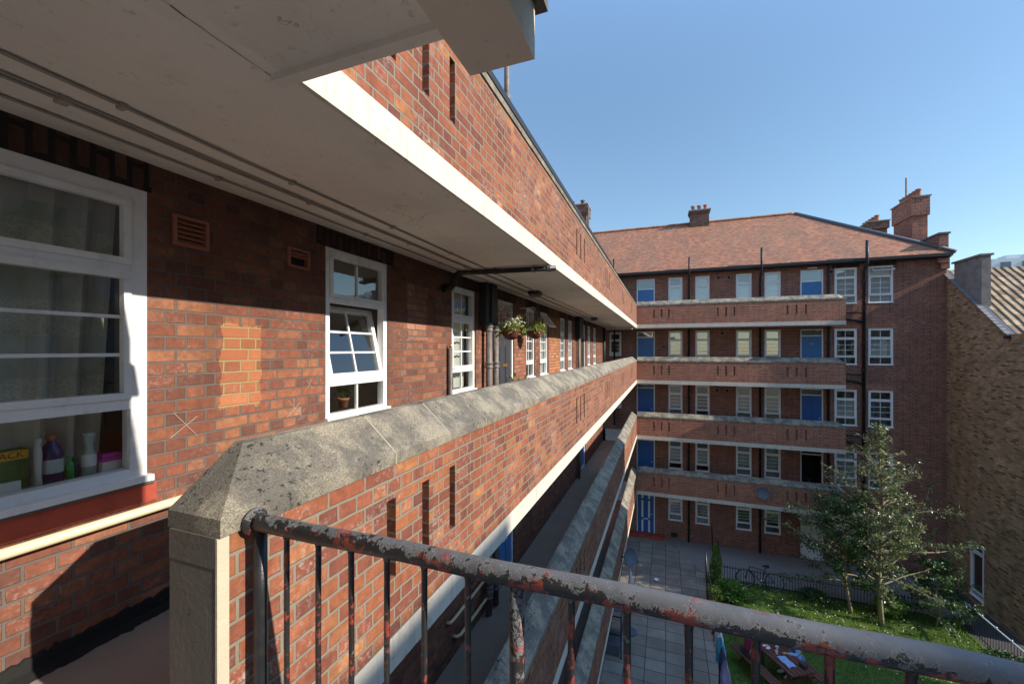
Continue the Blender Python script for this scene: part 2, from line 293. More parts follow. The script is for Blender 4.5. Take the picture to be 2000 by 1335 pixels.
# ------------------------------------------------------------------ mesh builder
class MB:
    def __init__(s): s.v = []; s.f = []; s.u = []; s.m = []
    def face(s, pts, m=0, uv=None):
        i = len(s.v); pts = [Vector(p) for p in pts]; s.v += pts; s.f.append(tuple(range(i, i + len(pts)))); s.m.append(m)
        if uv is None:
            n = (pts[1] - pts[0]).cross(pts[2] - pts[1]); a = [abs(x) for x in n]
            if a[2] >= a[0] and a[2] >= a[1]: uv = [(p.x, p.y) for p in pts]
            elif a[0] >= a[1]: uv = [(p.y, p.z) for p in pts]
            else: uv = [(p.x, p.z) for p in pts]
        s.u += list(uv)
    def box(s, x0, x1, y0, y1, z0, z1, m=0, skip=''):
        a, b, c, d, e, f, g, h = (x0, y0, z0), (x1, y0, z0), (x1, y1, z0), (x0, y1, z0), (x0, y0, z1), (x1, y0, z1), (x1, y1, z1), (x0, y1, z1)
        for k, q in (('b', (d, c, b, a)), ('t', (e, f, g, h)), ('f', (a, b, f, e)), ('r', (b, c, g, f)), ('k', (c, d, h, g)), ('l', (d, a, e, h))):
            if k not in skip: s.face(q, m)
        return s
    def obox(s, c, ax, ay, az, m=0):        # oriented box: centre and three half axes
        c, ax, ay, az = map(Vector, (c, ax, ay, az))
        P = lambda i, j, k: c + ax * i + ay * j + az * k
        for q in (((-1, 1, -1), (1, 1, -1), (1, -1, -1), (-1, -1, -1)), ((-1, -1, 1), (1, -1, 1), (1, 1, 1), (-1, 1, 1)), ((-1, -1, -1), (1, -1, -1), (1, -1, 1), (-1, -1, 1)),
                  ((1, -1, -1), (1, 1, -1), (1, 1, 1), (1, -1, 1)), ((1, 1, -1), (-1, 1, -1), (-1, 1, 1), (1, 1, 1)), ((-1, 1, -1), (-1, -1, -1), (-1, -1, 1), (-1, 1, 1))):
            s.face([P(*k) for k in q], m)
        return s
    def tube(s, pts, r, seg=10, m=0, cap=True):
        pts = [Vector(p) for p in pts]; rs = r if isinstance(r, (list, tuple)) else [r] * len(pts)
        rings = []; L = 0; prev = None
        for i, p in enumerate(pts):
            d = (pts[min(i + 1, len(pts) - 1)] - pts[max(i - 1, 0)])
            d = d.normalized() if d.length > 1e-9 else Vector((0, 0, 1))
            if prev is None:
                a = d.orthogonal().normalized()
            else:
                a = (prev - d * prev.dot(d)); a = a.normalized() if a.length > 1e-6 else d.orthogonal().normalized()
            prev = a; b = d.cross(a)
            rings.append([p + (a * math.cos(k * 2 * math.pi / seg) + b * math.sin(k * 2 * math.pi / seg)) * rs[i] for k in range(seg)])
        base = len(s.v)
        for rg in rings: s.v += rg
        for i in range(len(rings) - 1):
            L2 = L + (pts[i + 1] - pts[i]).length
            for k in range(seg):
                k2 = (k + 1) % seg
                s.f.append((base + i * seg + k, base + i * seg + k2, base + (i + 1) * seg + k2, base + (i + 1) * seg + k)); s.m.append(m)
                s.u += [(k / seg, L), ((k + 1) / seg, L), ((k + 1) / seg, L2), (k / seg, L2)]
            L = L2
        if cap:
            s.f.append(tuple(base + k for k in reversed(range(seg)))); s.m.append(m); s.u += [(0, 0)] * seg
            n = base + (len(rings) - 1) * seg
            s.f.append(tuple(n + k for k in range(seg))); s.m.append(m); s.u += [(0, 0)] * seg
        return s
    def lathe(s, prof, c=(0, 0, 0), seg=16, m=0, axis=None):
        c = Vector(c); ax = Vector(axis or (0, 0, 1)).normalized(); a = ax.orthogonal().normalized(); b = ax.cross(a)
        base = len(s.v)
        for (r, z) in prof:
            for k in range(seg):
                t_ = k * 2 * math.pi / seg; s.v.append(c + ax * z + (a * math.cos(t_) + b * math.sin(t_)) * r)
        for i in range(len(prof) - 1):
            for k in range(seg):
                k2 = (k + 1) % seg
                s.f.append((base + i * seg + k, base + i * seg + k2, base + (i + 1) * seg + k2, base + (i + 1) * seg + k)); s.m.append(m)
                s.u += [(k / seg, prof[i][1]), ((k + 1) / seg, prof[i][1]), ((k + 1) / seg, prof[i + 1][1]), (k / seg, prof[i + 1][1])]
        return s
    def wall(s, u0, u1, z0, z1, holes=(), d=0.0, m=0, mr=None):
        """sheet facing -y at y=-d; holes = (u0,u1,z0,z1,depth,closed)"""
        us = sorted({u0, u1} | {h[k] for h in holes for k in (0, 1) if u0 < h[k] < u1})
        zs = sorted({z0, z1} | {h[k] for h in holes for k in (2, 3) if z0 < h[k] < z1})
        for a, b in zip(us, us[1:]):
            for c, e in zip(zs, zs[1:]):
                cu, cz = (a + b) / 2, (c + e) / 2
                if any(h[0] < cu < h[1] and h[2] < cz < h[3] for h in holes): continue
                s.face([(a, -d, c), (b, -d, c), (b, -d, e), (a, -d, e)], m)
        mr = m if mr is None else mr
        for (a, b, c, e, dp, cl) in holes:
            y0, y1 = -d, -d + dp
            s.face([(a, y0, c), (a, y1, c), (a, y1, e), (a, y0, e)][::-1], mr)
            s.face([(b, y0, c), (b, y1, c), (b, y1, e), (b, y0, e)], mr)
            s.face([(a, y0, c), (b, y0, c), (b, y1, c), (a, y1, c)], mr)
            s.face([(a, y0, e), (b, y0, e), (b, y1, e), (a, y1, e)][::-1], mr)
            if cl: s.face([(a, y1, c), (b, y1, c), (b, y1, e), (a, y1, e)], mr)
        return s
    def mesh(s, name, mats, off=None, smooth=False):
        me = bpy.data.meshes.new(name)
        vs = s.v if off is None else [v - off for v in s.v]
        me.from_pydata([tuple(v) for v in vs], [], s.f)
        for x in (mats if isinstance(mats, (list, tuple)) else [mats]): me.materials.append(M[x])
        ul = me.uv_layers.new(name='UVMap'); flat = [c for uv in s.u for c in uv]
        ul.data.foreach_set('uv', flat)
        me.polygons.foreach_set('material_index', s.m)
        if smooth: me.polygons.foreach_set('use_smooth', [True] * len(s.f))
        me.update(); return me

def link(name, me, parent=None, loc=(0, 0, 0), rz=0.0):
    o = bpy.data.objects.new(name, me); col.objects.link(o)
    if parent is not None: o.parent = parent
    o.location = loc; o.rotation_euler = (0, 0, rz); return o
def tag(o, label=None, cat=None, group=None, kind=None):
    for k, v in (('label', label), ('category', cat), ('group', group), ('kind', kind)):
        if v: o[k] = v
    return o
def thing(name, loc, label, cat, group=None, rz=0.0):
    return tag(link(name, None, None, loc, rz), label, cat, group)
def part(name, mb, mats, parent, smooth=False, bevel=0.0):
    """mb holds world coordinates; parent is an unrotated root (or a part of one)"""
    off = Vector((0, 0, 0)); p = parent
    while p is not None: off += p.location; p = p.parent
    o = link(name, mb.mesh(name, mats, off, smooth), parent)
    if bevel: bv(o, bevel)
    return o
def bv(o, w, seg=2):
    b = o.modifiers.new('bevel', 'BEVEL'); b.width = w; b.segments = seg; b.limit_method = 'ANGLE'; b.angle_limit = R(40)
def fpart(name, mb, mats, parent, F, smooth=False, bevel=0.0, du=0, dz=0):
    """mb in façade coordinates (x along, -y outward, z up); F = (world origin, rotation)"""
    (ox, oy, oz), rz = F
    c, s_ = math.cos(rz), math.sin(rz)
    w = Vector((ox + c * du, oy + s_ * du, oz + dz)) - parent.location
    o = link(name, mb if isinstance(mb, bpy.types.Mesh) else mb.mesh(name, mats, None, smooth), parent, w, rz)
    if bevel: bv(o, bevel)
    return o
NEAR = ((XW, 0, 0), R(90)); FAR = ((0, YF, 0), 0.0); NPAR = ((XP, 0, 0), R(90)); FPAR = ((0, YP, 0), 0.0)

# ------------------------------------------------------------------ windows and doors (façade coordinates, origin lower left of the opening)
cache = {}
def cached(key, fn):
    if key not in cache: cache[key] = fn()
    return cache[key]
def frame_bars(mb, x0, x1, z0, z1, w, y0, y1):
    mb.box(x0, x0 + w, y0, y1, z0, z1); mb.box(x1 - w, x1, y0, y1, z0, z1)
    mb.box(x0 + w, x1 - w, y0, y1, z0, z0 + w); mb.box(x0 + w, x1 - w, y0, y1, z1 - w, z1)
def curtain_mesh(x0, x1, z0, z1, y, amp, n, mat, taper=0.0):
    mb = MB(); N = max(8, int((x1 - x0) * n * 8))
    rnd = random.Random(int(x0 * 100 + x1 * 37 + z1 * 11)); ph = rnd.random() * 6
    def P(i, z):
        f = i / N; x = x0 + (x1 - x0) * f * (1 - taper * (1 if z == z0 else 0))
        return (x, y + amp * math.sin(f * (x1 - x0) * n * 6.283 + ph) + amp * .5 * math.sin(f * (x1 - x0) * n * 2.7 * 3.1 + ph * 2), z)
    for i in range(N):
        a, b = (x1 - x0) * i / N, (x1 - x0) * (i + 1) / N
        mb.face([P(i, z0), P(i + 1, z0), P(i + 1, z1), P(i, z1)], 0, [(a, z0), (b, z0), (b, z1), (a, z1)])
    return mb.mesh('curtain', mat, smooth=True)
def window(parent, F, u0, u1, z0, z1, tr=1.055, lo=.325, vbar=True, hb=2, mat='upvc', gl='glass', cover=None, openfan=0, tilt=False, bevel=0.0, proud=.0, fw=.055):
    w, h = u1 - u0, z1 - z0
    key = (round(w, 3), round(h, 3), tr, lo, vbar, hb, mat, gl, openfan > 0, tilt, proud, fw)
    y0, y1 = .03 - proud, .105 - proud
    def mk():
        f = MB(); gs = []
        frame_bars(f, 0, w, 0, h, fw, y0, y1)
        f.box(fw, w - fw, y0 + .002, y1, tr - .022, tr + .022); f.box(fw, w - fw, y0 + .002, y1, lo - .028, lo + .028)
        f.box(-.012, w + .012, y0 - .045, y0, 0 - .004, .03)                      # cill nose
        tiers = [(fw, lo - .028, 0, 0), (lo + .028, tr - .022, hb, 1), (tr + .022, h - fw, 0, 1)]
        for k, (a, b, nh, sash) in enumerate(tiers):
            if (tilt and k == 1) or (openfan and k == 2): continue
            x0, x1 = fw, w - fw; s_ = .0
            if sash: s_ = .034; frame_bars(f, x0, x1, a, b, s_, y0 - .012, y0 + .03)
            x0 += s_; x1 -= s_; a2, b2 = a + s_, b - s_
            if vbar: f.box(w / 2 - .009, w / 2 + .009, y0 + .018, y0 + .045, a2, b2)
            for j in range(nh):
                zz = a2 + (b2 - a2) * (j + 1) / (nh + 1); f.box(x0, x1, y0 + .02, y0 + .043, zz - .009, zz + .009)
            g = MB(); g.face([(x0, y0 + .03, a2), (x1, y0 + .03, a2), (x1, y0 + .03, b2), (x0, y0 + .03, b2)]); gs.append(g.mesh('pane', gl))
        r = MB(); D = 1.1; e = .25
        r.face([(-e, D, -e), (w + e, D, -e), (w + e, D, h + e), (-e, D, h + e)])
        for a, b in (((-e, -e), (-e, h + e)), ((w + e, h + e), (w + e, -e)), ((-e, h + e), (w + e, h + e)), ((w + e, -e), (-e, -e))):
            r.face([(a[0], y1, a[1]), (b[0], y1, b[1]), (b[0], D, b[1]), (a[0], D, a[1])])
        # inner wall face round the opening keeps the room dark
        for q in ((-e, 0, -e, h + e), (w, w + e, -e, h + e), (0, w, -e, 0), (0, w, h, h + e)):
            r.face([(q[0], y1 + .001, q[2]), (q[0], y1 + .001, q[3]), (q[1], y1 + .001, q[3]), (q[1], y1 + .001, q[2])])
        return f.mesh('window', mat), gs, r.mesh('room_interior', 'room_wall')
    fm, gm, rm = cached(key, mk)
    o = fpart('window', fm, None, parent, F, du=u0, dz=z0, bevel=bevel)
    link('room_interior', rm, o)
    for g_ in gm: link('pane', g_, o)
    if openfan:
        a, b = tr + .022, h - fw; H = b - a; W2 = w - 2 * fw
        def mk2():
            s2 = MB(); frame_bars(s2, -W2 / 2, W2 / 2, -H, 0, .04, -.015, .02); s2.box(-.009, .009, -.005, .01, -H + .04, -.04)
            s2.face([(-W2 / 2 + .04, 0, -H + .04), (W2 / 2 - .04, 0, -H + .04), (W2 / 2 - .04, 0, -.04), (-W2 / 2 + .04, 0, -.04)], 1)
            return s2.mesh('open_sash', [mat, gl])
        s2 = link('open_sash', cached(key + ('fan',), mk2), o, (w / 2, y0 - .01, b)); s2.rotation_euler = (-openfan, 0, 0)
    if tilt:
        a, b = lo + .028, tr - .022; H = b - a; W2 = w - 2 * fw
        def mk3():
            s2 = MB(); frame_bars(s2, -W2 / 2, W2 / 2, 0, H, .05, -.02, .025)
            s2.box(-.009, .009, -.008, .012, .05, H - .05)
            for j in (1, 2):
                zz = .05 + (H - .1) * j / 3; s2.box(-W2 / 2 + .05, W2 / 2 - .05, -.0065, .0105, zz - .009, zz + .009)
            s2.face([(-W2 / 2 + .05, 0, .05), (W2 / 2 - .05, 0, .05), (W2 / 2 - .05, 0, H - .05), (-W2 / 2 + .05, 0, H - .05)], 1)
            return s2.mesh('tilted_sash', [mat, gl])
        s2 = link('tilted_sash', mk3(), o, (w / 2, y0 + .02, a)); s2.rotation_euler = (-R(13), 0, 0)
    if cover:
        kind = cover
        if kind == 'net': cm = cached(key + ('net',), lambda: curtain_mesh(.02, w - .02, .05, h - .05, y1 + .10, .014, 9, 'net_dark'))
        elif kind in ('blind', 'blind_warm'):
            def mb_():
                q = MB(); q.box(.06, w - .06, y1 + .03, y1 + .035, .06, h - .05); return q.mesh('blind', kind)
            cm = cached(key + (kind,), mb_)
        elif kind == 'half':
            def mh():
                q = MB(); q.box(.06, w - .06, y1 + .03, y1 + .035, lo, tr); return q.mesh('blind', 'blind')
            cm = cached(key + ('half',), mh)
        elif kind == 'side': cm = cached(key + ('side',), lambda: curtain_mesh(.03, w * .36, .05, h - .05, y1 + .12, .02, 12, 'net_dark'))
        link('curtain' if kind in ('net', 'side') else 'blind', cm, o)
    return o
def text_mesh(s, size, mat, depth=.002):
    cu = bpy.data.curves.new('txt', 'FONT'); cu.body = s; cu.size = size; cu.extrude = depth; cu.align_x = 'CENTER'; cu.align_y = 'CENTER'
    tmp = bpy.data.objects.new('txt', cu); col.objects.link(tmp)
    dg = bpy.context.evaluated_depsgraph_get(); me = bpy.data.meshes.new_from_object(tmp.evaluated_get(dg)); me.materials.clear(); me.materials.append(M[mat])
    bpy.data.objects.remove(tmp); me.transform(Matrix.Rotation(R(90), 4, 'X')); return me
def door(parent, F, u0, u1, z0, z1, leafmat_='blue_door', tr_h=.30, number=None, box='white_metal', panels=True, opened=False, glazed=False, framemat='upvc_far'):
    w, h = u1 - u0, z1 - z0; fw = .055; hl = h - tr_h
    def mk():
        f = MB(); frame_bars(f, 0, w, 0, h, fw, .03, .11)
        if tr_h: f.box(fw, w - fw, .032, .11, hl - .03, hl + .02)
        l = MB(); x0, x1 = fw, w - fw
        l.box(x0, x1, .05, .09, .03, hl - .03)
        cw = (x1 - x0)
        if panels:
            for (a, b, c, d) in ((.14, .44, .06, .34), (.56, .86, .06, .34), (.14, .44, .40, .80), (.56, .86, .40, .80), (.14, .44, .85, .95), (.56, .86, .85, .95)):
                m = 0
                if glazed: m = 1; a += .09; b -= .09
                l.box(x0 + cw * a, x0 + cw * b, .043, .05, hl * c, hl * d, m); l.box(x0 + cw * a + .018, x0 + cw * b - .018, .036, .043, hl * c + .03, hl * d - .03, m)
        g = MB(); g.face([(fw, .06, hl + .02), (w - fw, .06, hl + .02), (w - fw, .06, h - fw), (fw, .06, h - fw)])
        r = MB(); r.box(0, w, .12, 1.2, 0, h, skip='f')
        return f.mesh('door_frame', framemat), l.mesh('door', [leafmat_, 'white_metal']), g.mesh('transom_pane', 'glass_far'), r.mesh('hallway', 'dark_void')
    fm, lm, gm, rm = cached(('door', round(w, 3), round(h, 3), leafmat_, tr_h, panels, glazed, framemat), mk)
    if opened:
        o = fpart('doorway', fm, None, parent, F, du=u0, dz=z0); tag(o, 'open doorway with a dark hall behind'); link('hallway', rm, o)
        q = MB(); 
        for k in range(5): q.box(w * .45, w - .08, .5 + k * .12, .5 + k * .12 + .03, .15 + k * .14, .17 + k * .14)
        q.tube([(w * .42, .4, .9), (w * .9, .4, .25)], .02, 6); link('stair_rail', q.mesh('stair_rail', 'steel'), o)
        return o
    o = fpart('door', lm, None, parent, F, du=u0, dz=z0)
    link('door_frame', fm, o); link('hallway', rm, o)
    if tr_h: link('transom_pane', gm, o)
    lz = hl * (.60 if leafmat_ == 'dark_door' else .36); q = MB(); q.box(w * .36, w * .64, .028, .036, lz, lz + .055)
    link('letterbox', q.mesh('letterbox', box), o)
    k = MB(); k.lathe([(0, -.04), (.026, -.034), (.03, -.015), (.014, 0), (.014, .03)], (w - fw - .10, .03, hl * .50), 10, axis=(0, 1, 0)); link('knob', k.mesh('knob', box, smooth=True), o)
    if number: link('house_number', text_mesh(number, .10, box), o, (w / 2, .047, hl * .82))
    return o

# ================================================================== NEAR BLOCK
blk = thing('apartment_block', (XW, 8, GZ), 'near wing of red brick flats with access balconies running away on the left', 'apartment block')
op3 = [('w', 0.0, 1.43, -.724, .88), ('w', 2.718, 3.551, -.62, .885), ('w', 4.918, 5.688, -.62, .885), ('d', 6.57, 7.38, -1.48, .88), ('w', 8.105, 8.72, -.62, .885),
       ('w', 9.111, 9.80, -.62, .885), ('w', 11.05, 11.66, -.62, .885), ('w', 12.04, 12.65, -.62, .885), ('d', 14.0, 14.85, -1.48, .88), ('w', 15.3, 15.95, -.62, .885), ('w', 16.6, 17.3, -.62, .885)]
holes = []
for lv in (0, -1):
    for (k, a, b, c, e) in op3: holes.append((a, b, c + lv * ST, e + lv * ST, .11, False))
holes.append((1.565, 1.745, .626, .79, .05, True)); holes.append((2.349, 2.53, .648, .78, .05, True))
w = MB().wall(-5, 19.4, GZ, 3.95, holes)
w.face([(19.4, 0, GZ), (19.4, 3, GZ), (19.4, 3, 3.95), (19.4, 0, 3.95)])
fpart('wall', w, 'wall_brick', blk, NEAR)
# roof of the near wing
r = MB(); rz = 3.98
def slope(mb, a, b, c, d, m=0):       # a,b along the eave, c,d along the ridge; uv follows the slope
    a, b, c, d = map(Vector, (a, b, c, d)); e = (b - a).normalized(); n = (b - a).cross(d - a).normalized(); s_ = n.cross(e)
    mb.face([a, b, c, d], m, [((p - a).dot(e), (p - a).dot(s_)) for p in (a, b, c, d)])
slope(r, (XW + .35, -5, rz), (XW + .35, 22.05, rz), (-7, 26.5, 7.43), (-7, -5, 7.43))
slope(r, (-11.3, 26.5, rz), (-11.3, -5, rz), (-7, -5, 7.43), (-7, 26.5, 7.43))
part('roof', r, 'roof_tile', blk)
g = MB(); g.box(XW, XW + .40, -5, 19.4, 3.86, 3.972); part('eaves', g, 'gutter', blk)
# chimney behind
def chimney(parent, x0, x1, y0, y1, z0, z1, mat='soot_brick', pots=3, along='x', corb=.06, ch=.5, laid=False, pipe=False):
    c = MB(); c.box(x0, x1, y0, y1, z0, z1 - ch); c.box(x0 - corb, x1 + corb, y0 - corb, y1 + corb, z1 - ch, z1)
    o = part('chimney', c, mat, parent)
    k = MB(); k.box(x0 - corb - .04, x1 + corb + .04, y0 - corb - .04, y1 + corb + .04, z1, z1 + .06); part('chimney_cap', k, 'rough_render', o)
    for i in range(pots):
        f = (i + .5) / pots
        px, py = (x0 + (x1 - x0) * f, (y0 + y1) / 2) if along == 'x' else ((x0 + x1) / 2, y0 + (y1 - y0) * f)
        p = MB(); p.lathe([(.11, 0), (.12, .06), (.10, .10), (.09, .27), (.12, .30), (.12, .36), (.085, .36), (.08, .2)], (px, py, z1 + .06), 12)
        part('chimney_pot', p, 'terracotta' if not pipe else 'soot_brick', o, smooth=True)
    return o
ch = chimney(blk, -5.1, -3.98, 21.95, 22.9, 4, 7.75, pots=2, pipe=True)
p = MB(); p.tube([(-3.86, 21.9, 4.2), (-3.86, 21.9, 7.6)], .05, 8); part('flue_pipe', p, 'grey_pipe', ch)

# soldier-course lintels, sills, vents, painted band
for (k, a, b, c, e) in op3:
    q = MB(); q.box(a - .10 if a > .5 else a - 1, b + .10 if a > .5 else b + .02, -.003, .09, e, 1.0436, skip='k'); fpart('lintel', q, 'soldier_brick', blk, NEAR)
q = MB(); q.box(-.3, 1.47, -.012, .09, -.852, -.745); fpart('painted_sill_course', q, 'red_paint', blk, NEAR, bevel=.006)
q = MB(); q.box(-.3, 1.455, -.03, .08, -.745, -.722); fpart('cement_fillet', q, 'grey_render', blk, NEAR, bevel=.006)
for (a, b, c, e, n) in ((1.555, 1.755, .617, .80, 5), (2.339, 2.541, .638, .79, 2)):
    q = MB(); frame_bars(q, a, b, c, e, .018, -.018, .03)
    for i in range(n):
        zz = e - .018 - (i + .5) * (e - c - .036) / (5 if n == 5 else 4.5)
        q.obox(((a + b) / 2, .006, zz), ((b - a) / 2 - .018, 0, 0), (0, .012, .010), (0, .003, -.004) if n == 5 else (0, .004, -.006))
    q.box(a + .018, b - .018, .034, .037, c + .018, e - .018, 1)
    fpart('air_vent', q, ['terracotta', 'dark_void'], blk, NEAR)
# chalk crosses
def mark(lines, r_=.0011):
    q = MB()
    for (a, b, c, e) in lines: q.obox(((a + c) / 2, -.0025, (b + e) / 2), ((c - a) / 2, 0, (e - b) / 2), tuple(Vector((-(e - b), 0, c - a)).normalized() * r_), (0, .001, 0))
    fpart('chalk_mark', q, 'chalk', blk, NEAR)
def wz(px, py):
    o_ = (px - 1000) / 800; S, C = .3511, .9363; y = (C * XW + o_ * S * XW) / (o_ * C - S); return y, (682 - py) / 800 * (-S * XW + C * y)
for L in ([((338, 805), (385, 850)), ((385, 812), (332, 855))], [((560, 815), (586, 785)), ((563, 782), (588, 812)), ((574, 778), (573, 812))], [((598, 742), (610, 758)), ((608, 740), (601, 757))]):
    mark([(*wz(*a), *wz(*b)) for a, b in L])
for lv in (0,):
    q = MB(); rb = random.Random(2); ys = [-5] + [-.5 + i * .02 for i in range(260)] + [19.4]; hh = [(-1.40 + rb.gauss(0, .006) + .008 * math.sin(y * 5), .075 + abs(rb.gauss(0, .012)) + .01 * math.sin(y * 3)) for y in ys]
    for i in range(len(ys) - 1):
        a, b = ys[i], ys[i + 1]; (h0, w0), (h1, w1) = hh[i], hh[i + 1]
        q.face([(a, -.016, -1.46), (b, -.016, -1.46), (b, -.016, h1), (a, -.016, h0)]); q.face([(a, -.016, h0), (b, -.016, h1), (b, 0, h1 + .004), (a, 0, h0 + .004)])
        q.face([(a, -w0, -1.4785), (b, -w1, -1.4785), (b, -.016, -1.46), (a, -.016, -1.46)])
    fpart('bitumen_skirting', q, 'bitumen', blk, NEAR)

# windows and doors near
covers = [None, None, 'net', None, None, 'blind', 'side', 'net', None, 'net', 'side']
for lv in (0, -1):
    for i, (k, a, b, c, e) in enumerate(op3):
        dz = lv * ST
        if k == 'w':
            if i == 0: w_one = window(blk, NEAR, a, b, c + dz, e + dz, tr=.724 + .435, lo=.724 - .295, vbar=False, bevel=.004 if lv == 0 else 0, proud=.03, fw=.075)
            if i == 0 and lv == 0: W1 = w_one
            elif i == 0: pass
            elif i == 1: window(blk, NEAR, a, b, c + dz, e + dz, tilt=(lv == 0), bevel=.003 if lv == 0 else 0, proud=.02)
            else: window(blk, NEAR, a, b, c + dz, e + dz, cover=covers[i], openfan=R(38) if (i == 5 and lv == 0) else 0, bevel=.003 if (i == 2 and lv == 0) else 0)
        else:
            if lv == 0 and i == 3: door(blk, NEAR, a, b, c, e, 'dark_door', .42, '3', 'brass', framemat='upvc')
            else: door(blk, NEAR, a, b, c + dz, e + dz, 'blue_door' if lv else 'dark_void', .38)
# W1 net curtain hung inside
cm = curtain_mesh(.05, 1.385, .07, 1.56, .215, .028, 7, 'net_curtain', .06); link('curtain', cm, W1)
q = MB(); q.box(-.05, 1.5, .105, .42, .02, .06); link('window_board', q.mesh('window_board', 'upvc'), W1)

# ---- slabs, fascias, parapets
slot_groups_near = (2.1, 6.85, 10.3, 14.2, 17.8)
def slots(groups, z0, z1, gap=.325, w_=.075):
    return [(g_ + k * gap - w_ / 2, g_ + k * gap + w_ / 2, z0, z1, .085, True) for g_ in groups for k in (-1, 0, 1)]
def coping(u_list, zt, hip0=False, hip1=False, wd=.245, lo_h=.058, hi_h=.245):
    """stones between u_list entries; profile slopes to the front"""
    mb = MB()
    prof = [(.0, 0), (.0, 0)]
    for i, (a, b) in enumerate(zip(u_list, u_list[1:])):
        a2, b2 = a + .006, b - .006; jz = .003 * math.sin(i * 7.3 + zt * 3)
        def ring(u, low):
            hi = lo_h if low else hi_h
            return [Vector((u, wd, zt)), Vector((u, -.014, zt)), Vector((u, -.014, zt + lo_h)), Vector((u, wd - .05, zt + (hi if low else hi_h - .004 + jz))), Vector((u, wd - .008, zt + (hi if low else hi_h + jz))), Vector((u, wd, zt + (hi if low else hi_h - .012)))]
        rings = [ring(a2, False), ring(b2, False)]
        if i == 0 and hip0: rings = [ring(a2, True), ring(a2 + .225, False), ring(b2, False)]
        if i == len(u_list) - 2 and hip1: rings = rings[:-1] + [ring(b2 - .225, False), ring(b2, True)]
        n = 6
        for r0, r1 in zip(rings, rings[1:]):
            for k in range(n):
                k2 = (k + 1) % n; mb.face([r0[k], r0[k2], r1[k2], r1[k]])
        mb.face(rings[0][::-1]); mb.face(rings[-1])
        if i < len(u_list) - 2:
            mb.face([(b - .006, -.013, zt + lo_h - .001), (b + .006, -.013, zt + lo_h - .001), (b + .006, wd - .05, zt + hi_h - .006), (b - .006, wd - .05, zt + hi_h - .006)], 1); mb.face([(b - .006, -.013, zt), (b + .006, -.013, zt), (b + .006, -.013, zt + lo_h - .001), (b - .006, -.013, zt + lo_h - .001)], 1)
    # flip normals outward is not needed: closed solids, two sided shading
    return mb
for lv in (1, 0, -1, -2):
    dz = lv * ST; zb = -1.50 + dz; zt = -.60 + dz            # brick between slab top and coping
    s = MB(); s.box(-5, 21.05 - .0, .02, 1.385, zb - .176, zb - .02, skip='')
    if lv == 0: s.box(-5, .88, -2.3, .0199, zb - .176, zb - .02)       # landing we stand on
    fpart('balcony_slab', s, 'soffit_paint', blk, NPAR)
    s = MB(); s.box(-5, 19.38, .235, 1.363 if lv == 0 else 1.384, zb - .02, zb + .02); fpart('walkway', s, 'walkway_asphalt', blk, NPAR)
    u_start = .9 if lv < 1 else 1.2
    q = MB(); q.box(u_start + .0, 21.05, -.004, .02, zb - .1755, zb, skip='k'); fpart('fascia', q, 'cream_paint', blk, NPAR, bevel=.003)
    sl = slots(slot_groups_near, -1.2 + dz, -.78 + dz)
    q = MB().wall(u_start, 21.05, zb, zt, sl)
    q.face([(u_start, .229, zb), (u_start, 0, zb), (u_start, 0, zt), (u_start, .229, zt)])
    q.face([(u_start, .229, zt), (21.05, .229, zt), (21.05, .229, zb), (u_start, .229, zb)][::1])
    par = fpart('parapet', q, 'parapet_brick' if lv > -2 else 'parapet_brick', blk, NPAR)
    js = [.885, 1.8, 2.37, 2.95, 3.93, 4.9, 5.78, 6.76, 7.69, 8.65] if lv == 0 else [u_start - .015, 1.9, 2.8, 3.75, 4.7, 5.65, 6.6, 7.55, 8.5]
    while js[-1] < 20.2: js.append(js[-1] + .95)
    js[-1] = 21.03
    c = coping(js, zt, hip0=lv < 1)
    link('coping', c.mesh('coping', ['coping_stone', 'coping_mortar']), par)
    if lv == 0:
        e = MB(); e.box(.888, .8995, -.002, .2305, zb, zt - .10); e.box(.886, .8998, .001, .2295, zt - .10 + .001, zt - .001)
        link('end_render', e.mesh('end_render', 'grey_render'), par)
        e = MB(); e.box(.8865, .925, -.006, .003, zb, zt - .002); bvo = link('arris', e.mesh('arris', 'mortar_arris'), par); bv(bvo, .004)
# upper landing slab, its lip and the stub of the landing beam
q = MB(); q.box(XP - .0198, -.581, -2.5, 1.18, 1.0440, 1.20); q.box(-.365, .82, -2.5, 1.13, 1.0446, 1.20); q.box(-.5809, -.3651, -2.5, 1.10, 1.06, 1.20)
part('landing_slab', q, 'soffit_paint', blk)
q = MB(); q.box(-1.405, -.582, 1.135, 1.182, 1.018, 1.0445); part('slab_lip', q, 'soffit_paint', blk, bevel=.006)
q = MB(); q.box(-.58, -.366, -2.5, 1.17, .866, 1.025); part('landing_beam', q, 'beam_paint', blk, bevel=.008)
q = MB(); q.box(-.61, -.335, 1.12, 1.205, 1.026, 1.058); part('beam_capping', q, 'grey_render', blk, bevel=.006)
# joint in the soffit
q = MB(); rnd = random.Random(3); pts = [(-1.412 + rnd.uniform(-.004, .004), -1 + i * .045) for i in range(49)]
for (a, b), (c, d) in zip(pts, pts[1:]):
    wv = rnd.uniform(.0004, .0026)
    if rnd.random() < .25: continue
    q.face([(a - wv, b, 1.0428), (c - wv, d, 1.0428), (c + wv, d, 1.0428), (a + wv, b, 1.0428)])
part('soffit_joint', q, 'dark_void', blk)
# unseen tower added behind the viewer for bounce light
q = MB(); q.box(XP + .0, .4, -6.5, -4, GZ, 4.0); part('bounce_tower', q, 'parapet_brick', blk)
# downstand beam at the corner
for lv in (1, 0, -1, -2):
    q = MB(); q.box(-3.1, -1.45, 19.75, 19.98, -1.676 - .11 + lv * ST, -1.6765 + lv * ST); part('downstand_beam', q, 'cream_paint', blk)
